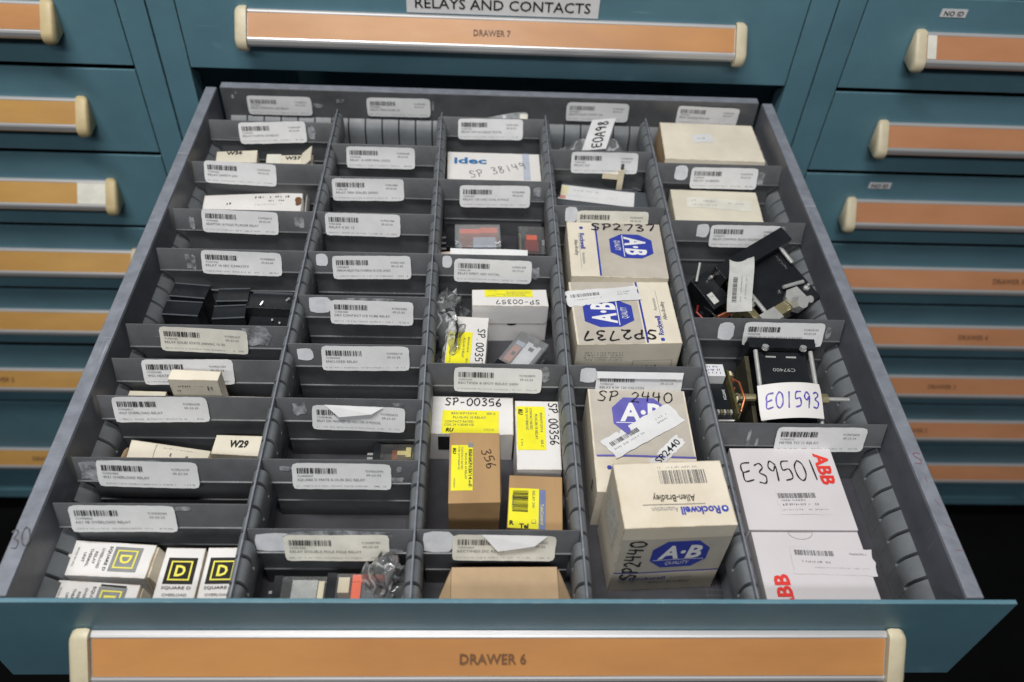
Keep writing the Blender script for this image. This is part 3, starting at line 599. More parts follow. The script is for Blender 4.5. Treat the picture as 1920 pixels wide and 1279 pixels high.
t = carton('relay_carton', 'flat cream carton marked SP 2440 with slip and SP2440 sticker', 'box', (.1318, .1680), (.0913, .1148, .053), -.030, -.9, CREAM2,
    [('printing', 'top', [gridrect(.0, .0185, .0880, .0765, TAN), rect(.001, -.0200, .0880, .0020, BLUEF, 0, 1)] + ab_logo(.0010, .0250, .052, .044, 0, BLUEF) + [T('Rockwell Automation', -.0060, -.0325, .0040, BLUE, w=.045, bold=.02), octagon(-.0330, -.0325, .004, .004, BLUE, 0, 1)]),
     ('handwriting', 'top', [hand('SP 2440', -.0020, .0480, .0125, MARK, w=.072, t=.10, seed=5, slant=.15)]),
     ('stain_print', 'left', [hand('S', .038, .010, .010, MARK, t=.2)])], 'blue octagon cartons', bulge=.0012, seed=13)
fn = t_fn[t.name]('top')
slip(t, fn, .0010, .0080, .080, .0235, 34, 9, lift=.003)
slip(t, fn, .0205, -.0140, .040, .0115, 47, 10, lift=.0015, name='printed_sticker', items=[T('SP2440', 0, 0, .0064, INK, w=.032, bold=.004)])
t = carton('relay_carton', 'tall cream carton standing upright with upside-down barcode top, marked SP 2440', 'box', (.1376, .0795), (.0886, .0601, .100), .017, 3.0, CREAM2,
    [('printing', 'top', [barcode(.010, .0150, .038, .0130, INKG, 31), scribble(.008, .0245, .034, .0020, INKF, 32), T('Allen-Bradley', -.001, -.0050, .0062, INK, w=.034, rot=180, bold=.006), rect(-.002, -.0105, .050, .0005, INKG, 0, 1), T('Rockwell', .0180, -.0165, .0068, BLUE, w=.031, rot=180, bold=.03), T('Automation', -.0100, -.0150, .0045, INKF, w=.021, rot=180), octagon(.0375, -.0155, .0055, .0055, BLUE, 0, 1), octagon(.0375, -.0155, .0022, .0022, WHITE, 0, 2)]),
     ('printing', 'front', [gridrect(.0, .0085, .0870, .0510, TAN), rect(0, -.0180, .087, .0018, BLUEF, 0, 1)] + ab_logo(.0060, .0100, .046, .040, 0) + [T('Rockwell', -.014, -.0280, .0050, BLUE, w=.030, bold=.02), T('Automation', .014, -.0280, .0038, INKF, w=.018), T('Allen-Bradley', .005, -.0355, .0040, INKG, w=.036), octagon(-.0340, -.0280, .004, .004, BLUE, 0, 1)]),
     ('handwriting', 'front', [hand('SP2440', -.0310, .0020, .0130, MARK, w=.062, rot=90, t=.15, seed=9)]),
     ('side_print', 'left', [scribble(0, .030 - .006 * i, .045, .0025, INKF, 90 + i) for i in range(6)] + [gridrect(.0, .018, .03, .04, PAPER2)])], 'blue octagon cartons', bulge=.0016, seed=14)
# --- ABB boxes
t = carton('relay_carton', 'white coated box with red ABB lettering marked E39501', 'box', (.2547, .1174), (.0920, .0828, .053), -.030, .1, BOXP,
    [('printing', 'top', [T('ABB', .0345, .0190, .0118, RED, w=.033, rot=-90, bold=.035)]), ('handwriting', 'top', [hand('E39501', -.0060, .0160, .0210, MARK, w=.072, rot=3, t=.055, seed=2)])], 'white red-lettered boxes', bulge=.0005, seed=21)
slip(t, t_fn[t.name]('top'), .0085, -.0150, .048, .0240, 1, 41, lift=.0008, name='label_sticker', mat_=BOXP, items=[barcode(-.006, .0065, .033, .0050, INKG, 42), scribble(-.010, .0018, .022, .0020, INKG, 43), scribble(-.004, -.0022, .033, .0026, INKG, 44), scribble(-.002, -.0075, .04, .0015, INKF, 45)])
mbt = M()
t = carton('relay_carton', 'white coated box with upside-down red lettering and tuck-flap notch', 'box', (.2560, .0393), (.0900, .0700, .053), -.0315, .1, BOXP,
    [('printing', 'top', [T('ABB', -.0300, -.0200, .0118, RED, w=.033, rot=90, bold=.035), rect(-.004, .0347, .020, .0006, INKF, 0, 0)] + [(([(-.004 + .0105 * math.cos(a) * k, .0345 - .0068 * math.sin(a) * k) for k in (1, .955) for a in [math.pi * i / 12 for i in range(13)]]), [(i, i + 1, 14 + i, 13 + i) for i in range(12)], INKF, 1)])], 'white red-lettered boxes', bulge=.0005, seed=22)
slip(t, t_fn[t.name]('top'), .0160, .0075, .068, .0240, -2, 51, lift=.0010, name='label_sticker', mat_=BOXP, items=[barcode(-.014, .0070, .032, .0046, INKG, 52), scribble(.022, .0070, .014, .0022, INKG, 53), scribble(-.014, -.0010, .026, .0022, INKG, 54), scribble(.006, -.0060, .045, .0012, INKF, 55)])
# --- cream boxes at the back of the ABB column
t = carton('carton', 'torn plain cream box with a tiny white tag, against the drawer back', 'box', (.2775, .6350), (.1250, .0800, .0600), -.023, -1.5, CREAM, [('small_tag', 'top', [rect(-.010, .004, .026, .018, PAPER, 6, 0), scribble(-.010, .004, .015, .004, INKF, 61, 6)])], 'cream boxes behind the black instruments', bulge=.0020, jit=.002, seed=31, sidemat={'left': BROWN2})
t = carton('carton', 'cream box with faint print, between two dividers beside the plain cream box', 'box', (.2660, .5180), (.1040, .0600, .045), -.037, -2.0, IVORY, [('printing', 'top', [rect(.004, .004, .078, .020, PAPER2, -2, 0), scribble(-.014, .008, .030, .004, INKF, 63), scribble(-.012, .000, .034, .003, INKF, 64), scribble(.025, .006, .02, .003, INKF, 65)])], 'cream boxes behind the black instruments', bulge=.0016, jit=.0016, seed=32)
# --- idec box
carton('relay_carton', 'white box with blue idec lettering and pencilled SP 38149', 'box', (.0010, .5853), (.1141, .0585, .048), -.035, .3, BOXW,
    [('printing', 'top', [T('idec', -.0290, .0110, .0125, IDEC, w=.040, bold=.028), rect(.0400, .001, .0085, .056, PBLUE, 0, 0)]), ('handwriting', 'top', [hand('SP 38149', .004, -.0080, .0135, PEN, w=.074, rot=18, t=.055, seed=6)])], bulge=.0005, seed=33)
# --- white relay boxes with yellow labels
def ylabel(parent, fn, cx, cy, w, h, rot, seed, name='yellow_label', ul=True):
    g = lambda x, y, l: fn(*rot2([(cx + x, cy + y)], rot, cx, cy)[0], l)
    mb = M(); nx, ny = 8, 5
    vs = [g((i / nx - .5) * w, (j / ny - .5) * h, .0005) for j in range(ny + 1) for i in range(nx + 1)]
    mb.add(vs, [(j * (nx + 1) + i, j * (nx + 1) + i + 1, (j + 1) * (nx + 1) + i + 1, (j + 1) * (nx + 1) + i) for j in range(ny) for i in range(nx)], YELLOW)
    o = mb.build(name, parent, 60); k = h / .030
    it = [T('8501KP12V14', -w * .12, h * .36, .0026 * k, INKG, w=w * .45), T('SER C', w * .36, h * .36, .0026 * k, INKG, w=w * .16), T('PLUG-IN 10 RELAY', -w * .02, h * .18, .0028 * k, INKG, w=w * .58), T('CONTACT RATED', -w * .2, h * .0, .0026 * k, INKG, w=w * .5), T('COIL 24 V 50/60 HZ', -w * .2, -h * .14, .0026 * k, INKG, w=w * .52), scribble(w * .34, -h * .34, w * .2, .0024 * k, INKG, seed)]
    if ul: it += [T('RU', -w * .36, -h * .36, .0044 * k, INK, w=w * .14, bold=.04, shear=.2)]
    lay('lettering', it, lambda x, y, l: g(x, y, l + .0004), o); return o
W1 = carton('relay_carton', 'white tuck-flap box standing on edge with upside-down SP-00357', 'box', (.0159, .3485), (.0779, .0239, .0521), -.0309, 1.6, BOXW,
    [('handwriting', 'top', [hand('SP-00357', .0080, -.0070, .0058, MARK, w=.046, rot=180, t=.11, seed=7)])], 'white relay boxes with yellow labels', bulge=.0002, seed=41)
ylabel(W1, t_fn[W1.name]('top'), -.001, .0060, .050, .0105, 180, 71, ul=False)
f = t_fn[W1.name]('front'); mb = M()
pts = [(-.0388, .0258), (-.0388, .0035), (-.0372, .0015), (-.0350, .0008), (.0350, .0008), (.0374, .0018), (.0388, .0045), (.0388, .0258)]
mb.add([f(x, y, .0006) for x, y in pts] + [f(x, y, .0001) for x, y in pts], [tuple(range(8))] + [(i + 1, i, 8 + i, 9 + i) for i in range(7)], BOXW); mb.build('lid_flap', W1, 0)
lay('thumb_notch', [poly([(.002 + .0052 * math.cos(a), .0007 - .0028 * math.sin(a)) for a in [math.pi * i / 10 for i in range(11)]][::-1], BLACK, 0)], f, W1)
W2 = carton('relay_carton', 'white box with SP.00357 up its side, beside the crumpled empty bag', 'box', (-.0275, .2945), (.0398, .0690, .043), -.040, -3.0, BOXW,
    [('handwriting', 'top', [hand('SP.00357', .0135, -.0080, .0075, MARK, w=.052, rot=-90, t=.12, seed=11)])], 'white relay boxes with yellow labels', bulge=.0004, seed=42)
ylabel(W2, t_fn[W2.name]('top'), -.0070, -.0110, .046, .0240, -90, 72)
W3 = carton('relay_carton', 'wide white box marked SP-00356 behind the brown box', 'box', (-.0219, .2036), (.0769, .0449, .0393), -.0437, -.3, BOXW,
    [('handwriting', 'top', [hand('SP-00356', .0010, .0155, .0090, MARK, w=.054, t=.12, seed=12)]), ('dark_patch', 'front', [rect(-.0230, .006, .014, .020, INK, 0, 0)])], 'white relay boxes with yellow labels', bulge=.0004, seed=43)
ylabel(W3, t_fn[W3.name]('top'), -.0010, -.0085, .052, .0270, 0, 73)
W4 = carton('relay_carton', 'white box with SP.00356 up its side, behind the barcode-labelled brown box', 'box', (.0386, .1796), (.0400, .0777, .043), -.040, -.7, BOXW,
    [('handwriting', 'top', [hand('SP.00356', .0145, .0120, .0080, MARK, w=.050, rot=-90, t=.12, seed=13)])], 'white relay boxes with yellow labels', bulge=.0004, seed=44)
ylabel(W4, t_fn[W4.name]('top'), -.0060, .0070, .050, .0260, -90, 74)
B1 = carton('relay_carton', 'brown cardboard box with yellow label marked 356', 'box', (-.0187, .1257), (.0425, .0713, .068), -.015, .6, BROWN,
    [('handwriting', 'top', [hand('356', .0120, .0080, .0080, MARK, w=.022, rot=-75, t=.09, seed=14)])], 'brown relay boxes', bulge=.0007, seed=45)
f = t_fn[B1.name]('top'); ylabel(B1, f, -.0105, -.0010, .046, .0180, -90, 75)
lay('label_print', [rect(-.0035, .0220, .0040, .0050, LOGOG, 0, 1), T('8501KP12V14 - F', -.0035, -.0015, .0030, INK, w=.038, rot=-90, bold=.01, layer=2)], f, B1)
f2 = t_fn[B1.name]('right'); mb = M(); mb.add([f2(-.030, .0345, .0004), f2(.030, .0345, .0004), f2(.030, .020, .0014), f2(-.030, .018, .0018)], [(3, 2, 1, 0), (0, 1, 2, 3)], BROWN); mb.build('side_flap', B1, 0)
B2 = carton('relay_carton', 'brown cardboard box with large yellow barcode label and blue band', 'box', (.0319, .1010), (.0452, .0528, .053), -.030, -2.9, BROWN, [], 'brown relay boxes', bulge=.0006, seed=46)
f = t_fn[B2.name]('top'); mb = M(); mb.add([f(x, y, .0005) for y in (-.0262, .0130) for x in (-.0220, -.0100, .0030)], [(0, 1, 4, 3), (1, 2, 5, 4)], YELLOW); yl = mb.build('yellow_label', B2, 0)
lay('lettering', [barcode(-.0125, .0000, .021, .0130, INK, 81, rot=90), T('SQUARE D', -.0185, -.001, .002, INKG, rot=-90), T('RELAY 24V', -.0015, .002, .0022, INKG, w=.017, rot=-90), rect(-.001, -.0195, .0035, .0035, INKG, 0, 1), rect(-.001, -.0195, .0027, .0027, YELLOW, 0, 2), T('R', -.019, -.0215, .0040, INK, bold=.04), T('Tel', -.009, -.0240, .0040, INK, bold=.04)], lambda x, y, l: f(x, y, l + .0003), yl)
lay('blue_band', [rect(.0058, -.0070, .0056, .0385, mat('slate_blue_print', (.16, .19, .34), .5, var=.1), 0, 0), T('TeleControl', .0058, -.012, .0026, LYEL, w=.020, rot=-90)], f, B2)
# pale carton at the drawer front, side flaps spread
t = carton('carton', 'pale brown carton with spread side flaps tucked against the drawer front', 'box', (.0060, .0230), (.0840, .0420, .048), -.035, 0, BROWN2, [], None, bulge=.0008, seed=47)
for s in (-1, 1):
    x = s * .0421; mb = M(); vs = [(x, .0195, .0475), (x, -.0215, .0475), (x + s * .0190, -.0215, .0300), (x, -.0215, .001), (x, .0195, .001)]
    vs += [(v[0] + s * .0008, v[1], v[2] - .0008) for v in vs[:3]]
    mb.add(vs, [(0, 2, 1) if s < 0 else (0, 1, 2), (5, 6, 7) if s < 0 else (5, 7, 6), (0, 1, 6, 5), (1, 2, 7, 6), (2, 0, 5, 7)], BROWN2); mb.build('side_flap', t, 0)
# --- square-logo boxes
def sq(cx, cy, s, rot, dark, lite, m1=INKG):
    it = logo_d(cx, cy, s, rot, dark, lite); g = lambda x, y: rot2([(cx + x, cy + y)], rot, cx, cy)[0]
    for txt, dy, h, w, mm in (('SQUARE D', -.64, .105, .98, INK), ('OVERLOAD', -.90, .10, .82, m1), ('RELAY', -1.10, .10, .50, m1), ('THERMAL', -1.30, .10, .72, m1), ('UNIT', -1.50, .10, .38, m1), ('MADE IN USA', -1.80, .07, .75, INKF)):
        x, y = g(0, dy * s); it.append((lambda q: (rot2(q[0], rot, x, y),) + q[1:])(T(txt, x, y, h * s, mm, w=w * s, bold=.01)))
    return it
GS = 'square-logo overload boxes'
t = carton('heater_carton', 'white box lying sideways with faded square D logo, torn end', 'box', (-.3102, .0570), (.0662, .0304, .033), -.050, -2.4, BOXW, [('printing', 'top', sq(.0130, .0005, .0220, -90, LOGOG, LYEL))], GS, bulge=.0005, seed=51, sidemat={'right': CREAM2})
mb = M(); mb.prism([(.0335, .030), (.0350, .031), (.0395, .018), (.0360, .006), (.0340, .004)], -.013, .014, CREAM2, ax=1); mb.build('torn_flap', t, 0)
t = carton('heater_carton', 'white box lying sideways behind the drawer front with pale square D logo', 'box', (-.3118, .0225), (.0640, .0290, .033), -.050, -2.9, BOXW, [('printing', 'top', sq(.0120, .0000, .0220, -90, LOGOG, LYEL) + [rect(.012, .0120, .020, .0016, INK, -1, 1)])], GS, bulge=.0005, seed=52, sidemat={'right': CREAM2})
mb = M(); mb.prism([(.0325, .029), (.0340, .031), (.0365, .018), (.0330, .010)], -.010, .013, CREAM2, ax=1); mb.build('torn_flap', t, 0)
t = carton('heater_carton', 'upright white box with crisp black and yellow square D logo beside torn box', 'box', (-.2499, .0390), (.0314, .0520, .038), -.045, .4, BOXW, [('printing', 'top', sq(.0, .0055, .0230, 0, LOGOB, LYEL))], GS, bulge=.0003, seed=53, sidemat={'right': CREAM})
t = carton('heater_carton', 'white box with crisp square D logo touching the slotted partition', 'box', (-.2165, .0390), (.0310, .0520, .038), -.045, .2, BOXW, [('printing', 'top', sq(-.0005, .0055, .0230, 0, LOGOB, LYEL))], GS, bulge=.0003, seed=54)
# --- column beside the wall marked 30
carton('heater_carton', 'cream box printed W36 behind a barcode sticker', 'box', (-.3120, .5900), (.0485, .0260, .049), -.034, 6, IVORY, [('printing', 'top', [T('W36', -.003, .008, .0070, INK, w=.019, bold=.03)])], 'cream heater boxes', seed=61)
t = carton('heater_carton', 'cream box printed W37 with its end flap raised', 'box', (-.2475, .5840), (.0560, .0260, .049), -.034, 5, IVORY, [('printing', 'top', [rect(-.0190, .001, .017, .028, PAPER2, 0, 0), T('W37', .004, .006, .0070, INK, w=.019, bold=.03)])], 'cream heater boxes', seed=62)
mb = M(); mb.prism([(.0140, .0492), (.0270, .0600), (.0276, .0594), (.0150, .0486)], -.014, .0155, CREAM, ax=1); mb.build('raised_flap', t, 0)
t = carton('relay_carton', 'long white box with one end torn open, print upside down', 'box', (-.2802, .5120), (.1125, .0400, .038), -.045, 5.0, BOXW, [('printing', 'top', [scribble(.020, .0120, .042, .0040, INK, 91, 180), scribble(.026, .0050, .020, .0035, INKG, 92, 180), scribble(-.026, .0020, .014, .0045, INK, 93), scribble(.018, -.002, .03, .002, INKF, 94)]), ('torn_hole', 'top', [poly(rndpoly(.0520, .0020, .007, .014, 11, 5, .2), INKBR, 1)])], seed=63)
mb = M(); mb.prism([(.0575, .002), (.0615, .014), (.0640, .030), (.0620, .040), (.0595, .034), (.0570, .015)], -.016, .016, BOXW, ax=1); mb.build('end_flap', t, 40)
carton('heater_carton', 'small cream box tipped up in front of a barcode sticker', 'box', (-.2660, .2075), (.0437, .0120, .0860), .0030, -1, CREAM, [('printing', 'front', [scribble(-.010, .0350, .014, .0028, INK, 95), scribble(.004, .0350, .010, .0014, INKG, 97), scribble(.014, .0330, .009, .0060, INKG, 96), scribble(-.014, .0290, .006, .0030, INKG, 98)])], seed=64)
carton('heater_carton', 'white box low in its slot, left of the tipped-up cream box', 'box', (-.3225, .2120), (.0340, .0250, .042), -.041, -2, IVORY, [], 'cream heater boxes', seed=65)
carton('heater_carton', 'white box low in its slot touching the slotted partition', 'box', (-.2280, .2080), (.0420, .0200, .044), -.039, 0, BOXW, [], 'cream heater boxes', seed=66)
carton('heater_carton', 'cream box printed W29', 'box', (-.2282, .1640), (.0421, .0215, .043), -.040, -1.5, IVORY, [('printing', 'top', [T('W29', .001, .0010, .0075, INK, w=.0165, bold=.035, shear=.05)])], 'cream heater boxes', seed=67)
t = carton('heater_carton', 'crumpled cream carton with wiring sketch beside the W29 box', 'box', (-.2880, .1560), (.0730, .0230, .036), -.046, -6, IVORY, [('printing', 'top', [rect(-.012, .0, .0003, .02, INKG, 0, 1), scribble(.010, .006, .03, .0012, INKF, 98), scribble(.014, -.002, .030, .0050, INKG, 99, fill=.4)])], 'cream heater boxes', seed=68, jit=.003, bulge=.0025)
mb = M(); mb.prism([(-.040, .004), (-.045, .026), (-.040, .031), (-.0365, .020)], -.010, .008, BROWN2, ax=1); mb.build('torn_flap', t, 0)

# ------------------------------------------------------------------ relays and instruments
EDGE = mat('pale_plastic_edge', (.10, .11, .125), .3, var=.2, vscale=80)  # paler than the relay case, used for the ridge lines
def relay_black(label, x, y, ztop, yaw, w, d_, h, seed, grooves=2):
    t = thing('black_relay', label, 'relay', (x, y, ztop - h), (0, 0, R(yaw)), 'black plug-in relays')
    mb = M(); mb.box(-w / 2, w / 2, -d_ / 2, d_ / 2, 0, h, BPLA); mb.build('case', t)
    for i in range(grooves + 1):
        yy = -d_ / 2 + d_ * (i + .5 * 0) / grooves if grooves else 0
        mb = M(); mb.prism([(yy - .0007, h - .0002), (yy, h + .0009), (yy + .0007, h - .0002)], -w / 2, w / 2, EDGE); mb.build('ridge', t)
    r = random.Random(seed)
    for i in range(4):
        xx = -w / 2 + w * (i + .5) / 4; mb = M(); mb.tube([(xx, -d_ / 2, h * .35), (xx, -d_ / 2 - .006, h * .35 + r.uniform(-.002, .002))], .0007, STEEL, 6); mb.build('pin', t)
    return t
relay_black('black relay against the side wall marked 30, behind its twin', -.3170, .3640, -.044, -5, .0370, .0190, .039, 1, 1)
relay_black('black relay against the side wall marked 30, touching the divider behind the solid state sticker', -.3205, .3420, -.048, -3, .0370, .0195, .035, 2, 1)
relay_black('middle black relay, rear one of two between the wall pair and the upturned relay', -.2720, .3600, -.045, 3, .0320, .0180, .038, 3, 1)
relay_black('middle black relay, front one of two between the wall pair and the upturned relay', -.2725, .3390, -.049, 5, .0325, .0180, .034, 4, 1)
t = thing('black_relay', 'upturned black relay with bright pins beside the slotted partition', 'relay', (-.2335, .3440, FZ), (0, 0, R(-2)), 'black plug-in relays')
mb = M(); mb.box(-.0240, .0240, .0000, .0210, 0, .0350, BPLA); mb.box(-.0200, .0240, -.0220, -.0004, 0, .0230, BPLA); mb.box(-.0200, .0220, .0211, .0226, .004, .0365, GPLA); mb.build('case', t)
for px_, py_, a in ((-.009, .004, 50), (.003, -.004, -75), (.011, -.008, -70), (.016, .012, 20)):
    mb = M(); zz = .0352 if py_ > 0 else .0232; c_, s_ = math.cos(R(a)), math.sin(R(a)); mb.tube([(px_, py_, zz), (px_ + .004 * c_, py_ + .004 * s_, zz + .003)], .0011, STEEL, 6); mb.build('pin', t)
for lab, x, y in (('low black pin socket behind the fifth sticker of the nearly empty column', -.145, .3340), ('low black pin socket near the front of the nearly empty column', -.150, .2045)):
    t = thing('pin_socket', lab, 'socket', (x, y, FZ), (0, 0, R(3)))
    mb = M(); mb.box(-.018, .018, -.007, .007, 0, .024, BPLA); mb.build('case', t)
    for i in range(4): mb = M(); mb.tube([(-.012 + .008 * i, 0, .0235), (-.012 + .008 * i, .001, .030)], .0008, STEEL, 6); mb.build('pin', t)
def relay_clear(label, x, y, ztop, yaw, w, d_, h, inner, clr=CLEAR, rx=0, pins='front', group='clear-cased relays'):
    t = thing('clear_relay', label, 'relay', (x, y, ztop - h), (R(rx), 0, R(yaw)), group)
    mb = M(); mb.box(-w / 2, -w / 2 + w * .16, -d_ / 2, d_ / 2, 0, h, BPLA); mb.build('base', t)
    b = .0012; x0, x1, y0, y1, z0, z1 = -w / 2 + w * .16, w / 2, -d_ / 2, d_ / 2, .0006, h
    mb = M(); mb.prism([(y0 + b, z0), (y1 - b, z0), (y1, z0 + b), (y1, z1 - b), (y1 - b, z1), (y0 + b, z1), (y0, z1 - b), (y0, z0 + b)], x0, x1, clr); mb.build('clear_cover', t, 20)
    for nm, (a0, a1, b0, b1, c0, c1, m) in inner:
        mb = M(); mb.box(x0 + (x1 - x0) * a0, x0 + (x1 - x0) * a1, y0 + d_ * b0, y0 + d_ * b1, h * c0, h * c1, m); mb.build(nm, t, 0)
    for i in range(4):
        yy = y0 + d_ * (i + .5) / 4; mb = M(); mb.box(-w / 2 - .007, -w / 2 + .001, yy - .0012, yy + .0012, h * .5 - .0004, h * .5 + .0004, STEEL); mb.build('pin', t, 0)
    return t
relay_clear('yellowed clear relay lying against the slotted partition in the nearly empty column', -.0905, .1690, -.055, 0, .040, .0190, .028, [('coil', (.30, .45, .2, .75, .2, .85, COPPER)), ('armature', (.45, .75, .38, .62, .5, .95, CREAMP)), ('contact_block', (.68, .82, .25, .8, .3, .97, CREAMP)), ('core', (.05, .3, .2, .8, .1, .6, BPLA)), ('bracket', (.85, .97, .2, .6, .2, .9, BRASS))], CLEARY)
relay_clear('clear relay with white metal face beside the drawer front', -.1545, .0200, -.045, 0, .0420, .0420, .037, [('face_plate', (.22, .78, .10, .92, .3, .97, STEEL)), ('end_plate', (.80, .93, .1, .9, .2, .97, CREAMP)), ('core', (.02, .95, .05, .95, .02, .28, BPLA))])
t = relay_clear('clear relay with bright orange frame beside the drawer front', -.1100, .0225, -.043, 0, .0480, .0400, .038, [('orange_frame', (.30, .96, .82, .97, .5, .97, ORPL)), ('orange_frame', (.30, .96, .03, .20, .5, .97, ORPL)), ('orange_frame', (.30, .48, .21, .81, .5, .97, ORPL)), ('window_panel', (.49, .94, .22, .80, .5, .90, GPLA)), ('contact', (.02, .24, .62, .95, .4, .9, CREAMP)), ('contact', (.02, .24, .05, .38, .4, .9, CREAMP)), ('core', (.02, .95, .05, .95, .02, .45, BPLA))])
relay_clear('clear relay with orange inner parts behind a white slip', -.0230, .4720, -.050, 2, .062, .0400, .033, [('orange_lever', (.10, .55, .60, .80, .6, .97, ORPL)), ('orange_lever', (.55, .95, .66, .90, .5, .93, ORPL)), ('coil', (.15, .35, .08, .5, .3, .9, COPPER)), ('frame_block', (.08, .90, .05, .95, .02, .55, mat('lilac_grey_plastic', (.34, .34, .42), .5, var=.1))), ('frame_block', (.4, .9, .1, .55, .55, .85, PBLUE))], HAZY)
relay_clear('clear relay with red coil and black pin base', .0440, .4580, -.048, 90, .058, .0310, .034, [('coil', (.18, .52, .25, .75, .3, .92, mat('dark_red_coil', (.22, .02, .02), .4, var=.2))), ('label_plate', (.55, .72, .3, .7, .4, .96, ORPL)), ('core', (.02, .95, .1, .9, .02, .35, BPLA)), ('bracket', (.4, .6, .02, .12, .2, .9, STEEL)), ('bracket', (.1, .9, .88, .97, .2, .8, BRASS))])
relay_clear('clear relay tilted beside the white boxes, silver and salmon parts inside', .0255, .2860, -.048, 58, .055, .0330, .026, [('frame_block', (.05, .85, .14, .60, .2, .92, WHITE)), ('cover_slot', (.62, .72, .30, .45, .90, .95, BPLA)), ('face_plate', (.10, .60, .66, .9, .3, .93, mat('salmon_plastic', (.55, .22, .15), .4, var=.1))), ('end_plate', (.62, .75, .62, .9, .3, .95, PBLUE)), ('contact', (.80, .90, .25, .40, .4, .96, BPLA)), ('contact', (.30, .40, .70, .80, .4, .96, BPLA))], HAZY, rx=4)
# paper slips lying in the orange relay's compartment
t = thing('paper_slip', 'white printed slip propped behind the divider under the orange relay', 'paper', (-.0055, .4250, -.046), (R(32), 0, R(-1)))
mb = M(); f = face((0, 0, 0), (1, 0, 0), (0, 1, 0), lambda x, y: .0012 * math.sin(x * 70) + .0008 * math.sin(x * 31 + y * 90)); it = gridrect(0, 0, .086, .024, PAPER, 16, 5); mb.add([f(x, y, 0) for x, y in it[0]], it[1], PAPER); o = mb.build('sheet', t, 60)
lay('print', [scribble(-.01 + .02 * i, .004 - .005 * i, .05, .002, PBLUE, 110 + i) for i in range(2)], f, t)
t = thing('paper_scrap', 'pinkish cream scrap beside the slip under the orange relay', 'paper', (-.0545, .4240, -.048), (R(25), 0, R(8)))
mb = M(); mb.box(-.0085, .0085, -.010, .010, 0, .0012, mat('pinkish_card', (.62, .50, .43), .6, var=.1)); mb.build('sheet', t, 0)
# grey module with white label, and white plastic hook
t = thing('relay_module', 'slim grey plastic module with a white label, skewed in its slot', 'relay', (.1362, .5480, FZ), (0, 0, R(-9)))
mb = M(); mb.box(-.0580, .0580, -.0230, .0200, 0, .0330, GPLA); mb.box(-.0600, -.0540, -.0100, .0220, .002, .0355, BPLA); mb.box(.0330, .0400, .0201, .0230, .02, .0370, GPLA); mb.build('case', t)
lb = M(); f = face((-.0100, .0010, .0332), (1, 0, 0), (0, 1, 0), lambda x, y: .0004 + .0012 * max(0, x - .03) * 30); it = gridrect(0, 0, .0920, .0290, PAPER2, 16, 5); lb.add([f(x, y, .0003) for x, y in it[0]], it[1], PAPER); lo = lb.build('label', t, 60)
lay('print', [scribble(-.012, .006, .034, .0022, INKG, 121), rect(-.0400, .004, .010, .018, mat('pale_yellow_print', (.72, .66, .42), .6, var=.1), 0, 0), rect(-.041, -.010, .008, .006, mat('salmon_print', (.62, .28, .22), .6, var=.1), 0, 1), scribble(.02, -.002, .02, .002, PBLUE, 122), scribble(-.01, -.006, .05, .0016, PBLUE, 123)], f, lo)
t = thing('plastic_hook', 'small white L-shaped plastic hook hanging under a sticker', 'hook', (.1490, .5710, FZ), (0, 0, R(-6)))
mb = M(); mb.box(.004, .011, .0, .003, 0, .058, CREAMP); mb.box(-.015, .0039, 0, .003, .044, .052, CREAMP); mb.box(.0060, .0095, .001, .0028, .0581, .066, GPLA); mb.build('hook', t)

# bags: creased film
def bag(name, label, loc, fn, nu=44, nv=26, seed=1, amp=.003, group='crumpled clear bags'):
    t = thing(name, label, 'plastic bag', loc, (0, 0, 0), group)
    def pt(i, j):
        u, v = i / nu, j / nv; q = Vector(fn(u, v)); k = Vector((u * 5 + seed, v * 4 - seed, seed * .7))
        d = Vector((noise.noise(k), noise.noise(k + Vector((9, 3, 1))), noise.noise(k + Vector((2, 8, 5))))) * amp
        cr = abs(noise.noise(k * 1.7)) * amp * 1.2 - amp * .3
        q = q + d + Vector((cr * .6, cr * .6, cr)); q.z = max(.0004, q.z); return q
    mb = M(); mb.add([pt(i, j) for j in range(nv + 1) for i in range(nu + 1)], [(j * (nu + 1) + i, j * (nu + 1) + i + 1, (j + 1) * (nu + 1) + i + 1, (j + 1) * (nu + 1) + i) for j in range(nv) for i in range(nu)], BAG)
    mb.build('film', t, 75)
    return t
S_ = math.sin; C_ = math.cos
t = bag('plastic_bag', 'crumpled clear bag holding parts, with a white tag marked E0A98', (.1330, .6300, FZ), lambda u, v: ((u - .5) * .104 + .006 * S_(v * 5), (v - .5) * .066, .052 * (1 - abs(2 * u - 1) ** 3.0) * (.55 + .45 * S_(v * 3.1)) + .003), seed=3, amp=.006)
mb = M(); mb.box(-.038, -.012, -.020, .015, .002, .034, PBLUE); mb.build('bagged_block', t)
mb = M(); mb.box(-.010, .008, -.016, .020, .002, .042, IVORY); mb.build('bagged_block', t)
mb = M(); mb.box(.014, .040, -.022, .012, .002, .030, GPLA); mb.build('bagged_block', t)
tg = M(); f = face((.0010, .0090, .0640), (.80, .10, .03), (.24, .80, .05), lambda x, y: .002 * math.sin(y * 60)); it = gridrect(0, 0, .031, .062, PAPER, 6, 10); tg.add([f(x, y, 0) for x, y in it[0]], it[1], PAPER); to = tg.build('tag', t, 60)
lay('handwriting', [hand('E0A98', .0010, -.001, .013, INK, w=.054, rot=90, t=.14, seed=21)], f, to)
bag('plastic_bag', 'empty crumpled clear bag between the partition and the SP.00357 box', (-.0440, .3230, FZ), lambda u, v: ((u - .5) * .034 + .006 * S_(v * 7) - .004, (v - .5) * .112, .002 + .058 * (1 - abs(2 * u - 1) ** 2.2) * (.35 + .65 * S_(v * 3.1) ** .7)), nu=30, nv=60, seed=5, amp=.012)
